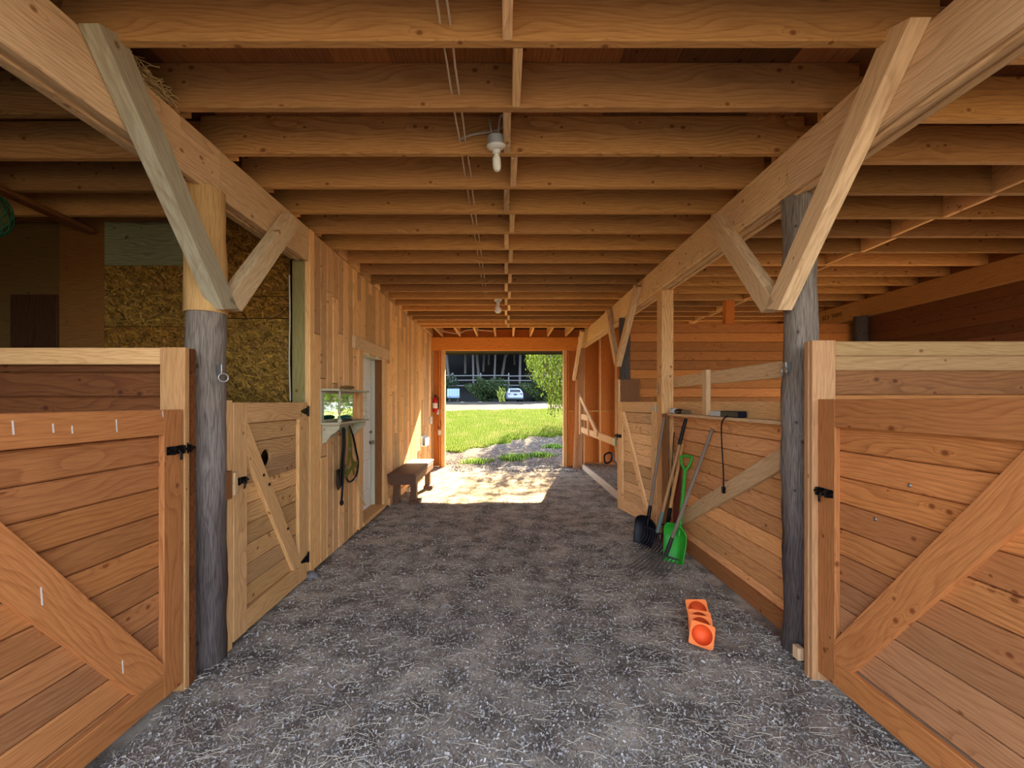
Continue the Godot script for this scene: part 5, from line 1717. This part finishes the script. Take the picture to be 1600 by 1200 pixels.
	for q in [[702, 58.5, 0.27, -0.9], [727, 62.0, 0.24, 0.1], [748.5, 60.0, 0.27, -0.8], [755, 63.0, 0.22, 0.5], [763.5, 66.0, 0.2, 0.2], [784, 61.0, 0.28, 1.6], [792, 70.0, 0.2, 0.0], [804, 66.0, 0.18, -0.3], [715, 72.0, 0.22, 0.2], [738, 74.0, 0.2, 0.0], [774, 76.0, 0.2, 0.3], [820, 72.0, 0.25, 0.2], [838, 64.0, 0.25, -0.2], [860, 68.0, 0.25, 0.3], [680, 64.0, 0.25, 0.0], [655, 60.0, 0.3, 0.2], [885, 61.0, 0.3, 0.1], [812, 58.0, 0.26, 0.2], [772, 57.5, 0.2, 0.4], [836, 57.0, 0.25, 0.2], [860, 58.0, 0.25, -0.2], [905, 58.0, 0.3, 0.1], [740, 57.0, 0.2, -0.2], [690, 84.0, 0.3, 0.0], [712, 88.0, 0.3, 0.2], [733, 82.0, 0.3, 0.0], [756, 86.0, 0.3, 0.0], [778, 83.0, 0.3, 0.1], [800, 88.0, 0.3, 0.0], [822, 84.0, 0.3, 0.0], [845, 86.0, 0.3, 0.0], [915, 66.0, 0.3, 0.0], [630, 68.0, 0.3, 0.0], [945, 62.0, 0.3, 0.0]]:
		spots.append(q)
	for i in spots.size():
		var q: Array = spots[i]
		var d: float = q[1]
		var x: float = (q[0] - VPX) * d / FOC
		var b := gy(x, d) - 0.4
		var front := {702.0: "first", 727.0: "second", 740.0: "third", 748.5: "fourth", 772.0: "fifth", 784.0: "sixth", 812.0: "seventh"}
		var label := "slimmer bare-trunked tree farther back on the dark slope behind the fence"
		var grp := "trees farther back on the slope"
		if d < 63.0 and front.has(float(q[0])):
			label = "thick bare trunk close behind the fence, %s of these from the left doorway jamb" % front[float(q[0])]
			grp = "thick trunks close behind the fence"
		var t := thing("forest_tree", label, "tree", Vector3(x, b, -d), grp)
		var H := 1.5 + (d - 42.0) * 0.66 - b + rng.randf_range(-0.5, 0.8)
		pipe("trunk", t, [Vector3(x, b, -d), Vector3(x + q[3] * 0.5, b + 5.0, -d), Vector3(x + q[3], b + H, -d)], [q[2] * 0.72, q[2] * 0.62, 0.05], mat("trunk", Color(0.34, 0.335, 0.335), 0.95, 0.0, "grey"), 8)
		var low := 5.4 if d < 63.0 else 4.2 if d < 77.0 else 0.8
		scatter("foliage", "", "tree", nm, 1100, func(k):
			var v := pow(rng.randf(), 0.8)
			var y := b + low + (H - low) * v
			var R := (1.0 - v) * 2.2 + 1.0 + (1.2 if d > 80.0 else 0.0)
			var a := rng.randf() * TAU
			var rr := R * sqrt(rng.randf())
			var s := rng.randf_range(0.6, 1.1)
			return [Transform3D((Basis(Vector3.UP, rng.randf() * TAU) * Basis(Vector3.RIGHT, rng.randfn(0, 0.3))).scaled(Vector3(s, s, s)), Vector3(x + q[3] * v + cos(a) * rr, y, -d + sin(a) * rr)), Color(0.022, 0.034, 0.02) * rng.randf_range(0.6, 1.5)], t)

	build_car()
	# pale seat
	var s := thing("lawn_chair", "pale blue-white reclined lawn chair left of the dark shrub", "chair", Vector3(-5.5, gy(0, 45.5), -45.5))
	var sb := mat("seat_paint", Color(0.40, 0.47, 0.58), 0.6)
	var g := gy(0, 45.5)
	for k in 5:
		plank("back_slat", s, Vector3(-6.15 + k * 0.27, g + 0.55, -45.0), Vector3(-6.22 + k * 0.27, g + 1.42, -45.6), 0.25, 0.03, Vector3(0, 0.6, 0.8), sb)
	for k in 3:
		plank("seat_slat", s, Vector3(-6.2, g + 0.50 - k * 0.03, -45.0 + k * 0.2), Vector3(-4.9, g + 0.50 - k * 0.03, -45.0 + k * 0.2), 0.17, 0.03, Vector3.UP, sb)
	for x in [-6.0, -5.1]:
		plank("leg", s, Vector3(x, g, -44.4), Vector3(x + 0.06, g + 0.6, -44.9), 0.1, 0.05, Vector3.RIGHT, mat("seat_leg", Color(0.30, 0.24, 0.2), 0.8))
		plank("leg", s, Vector3(x, g, -45.7), Vector3(x, g + 0.6, -45.3), 0.1, 0.05, Vector3.RIGHT, mat("seat_leg", Color(0.30, 0.24, 0.2), 0.8))


func shrub(label: String, at: Vector3, r: Vector3, c: Color, count: int, m: Mesh, size: float) -> void:
	var d := -at.z
	at.y = gy(at.x, d)
	var o := thing("shrub", label, "shrub", at)
	var stems := MB.new()
	for k in 7:
		var a := TAU * k / 7.0
		stems.tube([at, at + Vector3(cos(a) * r.x * 0.3, r.y * 0.5, sin(a) * r.z * 0.3), at + Vector3(cos(a) * r.x * 0.6, r.y * 0.9, sin(a) * r.z * 0.6)], 0.03, 5)
	put("stems", stems.mesh(), mat("twig", Color(0.20, 0.16, 0.10), 0.9), o)
	scatter("leaves", "", "shrub", m, count, func(k):
		var p := Vector3(rng.randfn(), rng.randfn(), rng.randfn()).normalized() * pow(rng.randf(), 0.35)
		var b := 1.0 + 0.25 * sin(p.x * 7.0 + p.y * 5.0)
		var s := size * rng.randf_range(0.6, 1.3)
		return [Transform3D((Basis(Vector3.UP, rng.randf() * TAU) * Basis(Vector3.RIGHT, rng.randfn(0.3, 0.6))).scaled(Vector3(s, s, s)), at + Vector3(p.x * r.x * b, maxf(0.05, r.y * 0.5 + p.y * r.y * 0.5 * b), p.z * r.z * b)), c * rng.randf_range(0.6, 1.5)], o)


func build_car() -> void:
	var g := gy(0, 45.0)
	var base := Vector3(1.05, g, -45.0)
	var o := thing("car", "white car parked beyond the road with its rear towards the barn", "car", base)
	var turn := Transform3D(Basis(Vector3.UP, 0.12), base)
	var white := mat("car_paint", Color(0.50, 0.55, 0.63), 0.25)
	white.metallic_specular = 0.5
	var dk := mat("car_glass", Color(0.04, 0.05, 0.06), 0.1)
	# cross sections along the car (z from the rear): half width, low, belt, and the cabin's half width and roof
	var st := [[0.0, 0.80, 0.42, 0.95, 0.70, 0.96], [-0.06, 0.86, 0.30, 0.98, 0.72, 1.02], [-0.35, 0.90, 0.24, 1.0, 0.68, 1.33], [-0.8, 0.91, 0.2, 0.98, 0.66, 1.46], [-1.6, 0.91, 0.2, 0.95, 0.66, 1.50], [-2.3, 0.91, 0.2, 0.93, 0.64, 1.44], [-3.1, 0.90, 0.2, 0.90, 0.66, 0.97], [-3.8, 0.87, 0.24, 0.80, 0.62, 0.84], [-4.15, 0.76, 0.34, 0.66, 0.5, 0.68]]
	var rows := []
	var mids := []
	for s in st:
		var z: float = s[0]
		var w: float = s[1]
		var r := PackedVector3Array()
		var half := [Vector2(w * 0.9, s[2]), Vector2(w, s[2] + 0.12), Vector2(w, lerpf(s[2], s[3], 0.7)), Vector2(w * 0.96, s[3]), Vector2(lerpf(w * 0.93, s[4], 0.5), lerpf(s[3], s[5], 0.5)), Vector2(s[4], s[5] - 0.06), Vector2(s[4] * 0.8, s[5])]
		for p in half:
			r.append(turn * Vector3(p.x, p.y, z))
		half.reverse()
		for p in half:
			r.append(turn * Vector3(-p.x, p.y, z))
		rows.append(r)
		mids.append(turn * Vector3(0, 0.65, z))
	var m := MB.new()
	m.skin(rows, mids, true)
	m.cap(rows[0], turn.basis * Vector3(0, 0, 1))
	m.cap(rows[-1], turn.basis * Vector3(0, 0, -1))
	put("body", m.mesh(), white, o)
	m = MB.new()
	m.quad(turn * Vector3(-0.60, 1.04, -0.045), turn * Vector3(0.60, 1.04, -0.045), turn * Vector3(0.54, 1.34, -0.31), turn * Vector3(-0.54, 1.34, -0.31), turn.basis * Vector3(0, 0.7, 0.7), Vector2(), Vector2(), Vector2(), Vector2())
	put("rear_window", m.mesh(), dk, o)
	for sg in [-1.0, 1.0]:
		m = MB.new()
		m.quad(turn * Vector3(sg * 0.89, 1.0, -0.75), turn * Vector3(sg * 0.88, 0.97, -2.9), turn * Vector3(sg * 0.68, 1.38, -2.2), turn * Vector3(sg * 0.70, 1.40, -0.85), turn.basis * Vector3(sg, 0.4, 0))
		put("side_window", m.mesh(), dk, o)
		m = MB.new()
		m.board(0.26, 0.13, 0.06, 0.02, Vector2(), turn * Transform3D(Basis(Vector3.UP, sg * 0.35), Vector3(sg * 0.70, 0.86, -0.01)))
		put("tail_light", m.mesh(), mat("tail_red", Color(0.45, 0.06, 0.05), 0.3), o)
		for z in [-0.75, -3.35]:
			m = MB.new()
			m.lathe([Vector2(0, -0.1), Vector2(0.2, -0.1), Vector2(0.31, -0.1), Vector2(0.33, -0.06), Vector2(0.33, 0.06), Vector2(0.31, 0.1), Vector2(0.2, 0.1), Vector2(0, 0.08)], 20, turn * Transform3D(Basis(Vector3.BACK, PI / 2), Vector3(sg * 0.80, 0.33, z)))
			put("wheel", m.mesh(), mat("tyre", Color(0.03, 0.03, 0.03), 0.8), o)
	m = MB.new()
	m.board(1.5, 0.2, 0.14, 0.05, Vector2(), turn * Transform3D(Basis(), Vector3(0, 0.5, 0.0)))
	put("bumper", m.mesh(), white, o)
	m = MB.new()
	m.board(0.34, 0.15, 0.02, 0.005, Vector2(), turn * Transform3D(Basis(), Vector3(0, 0.80, 0.02)))
	put("number_plate", m.mesh(), mat("plate", Color(0.16, 0.20, 0.26), 0.5), o)
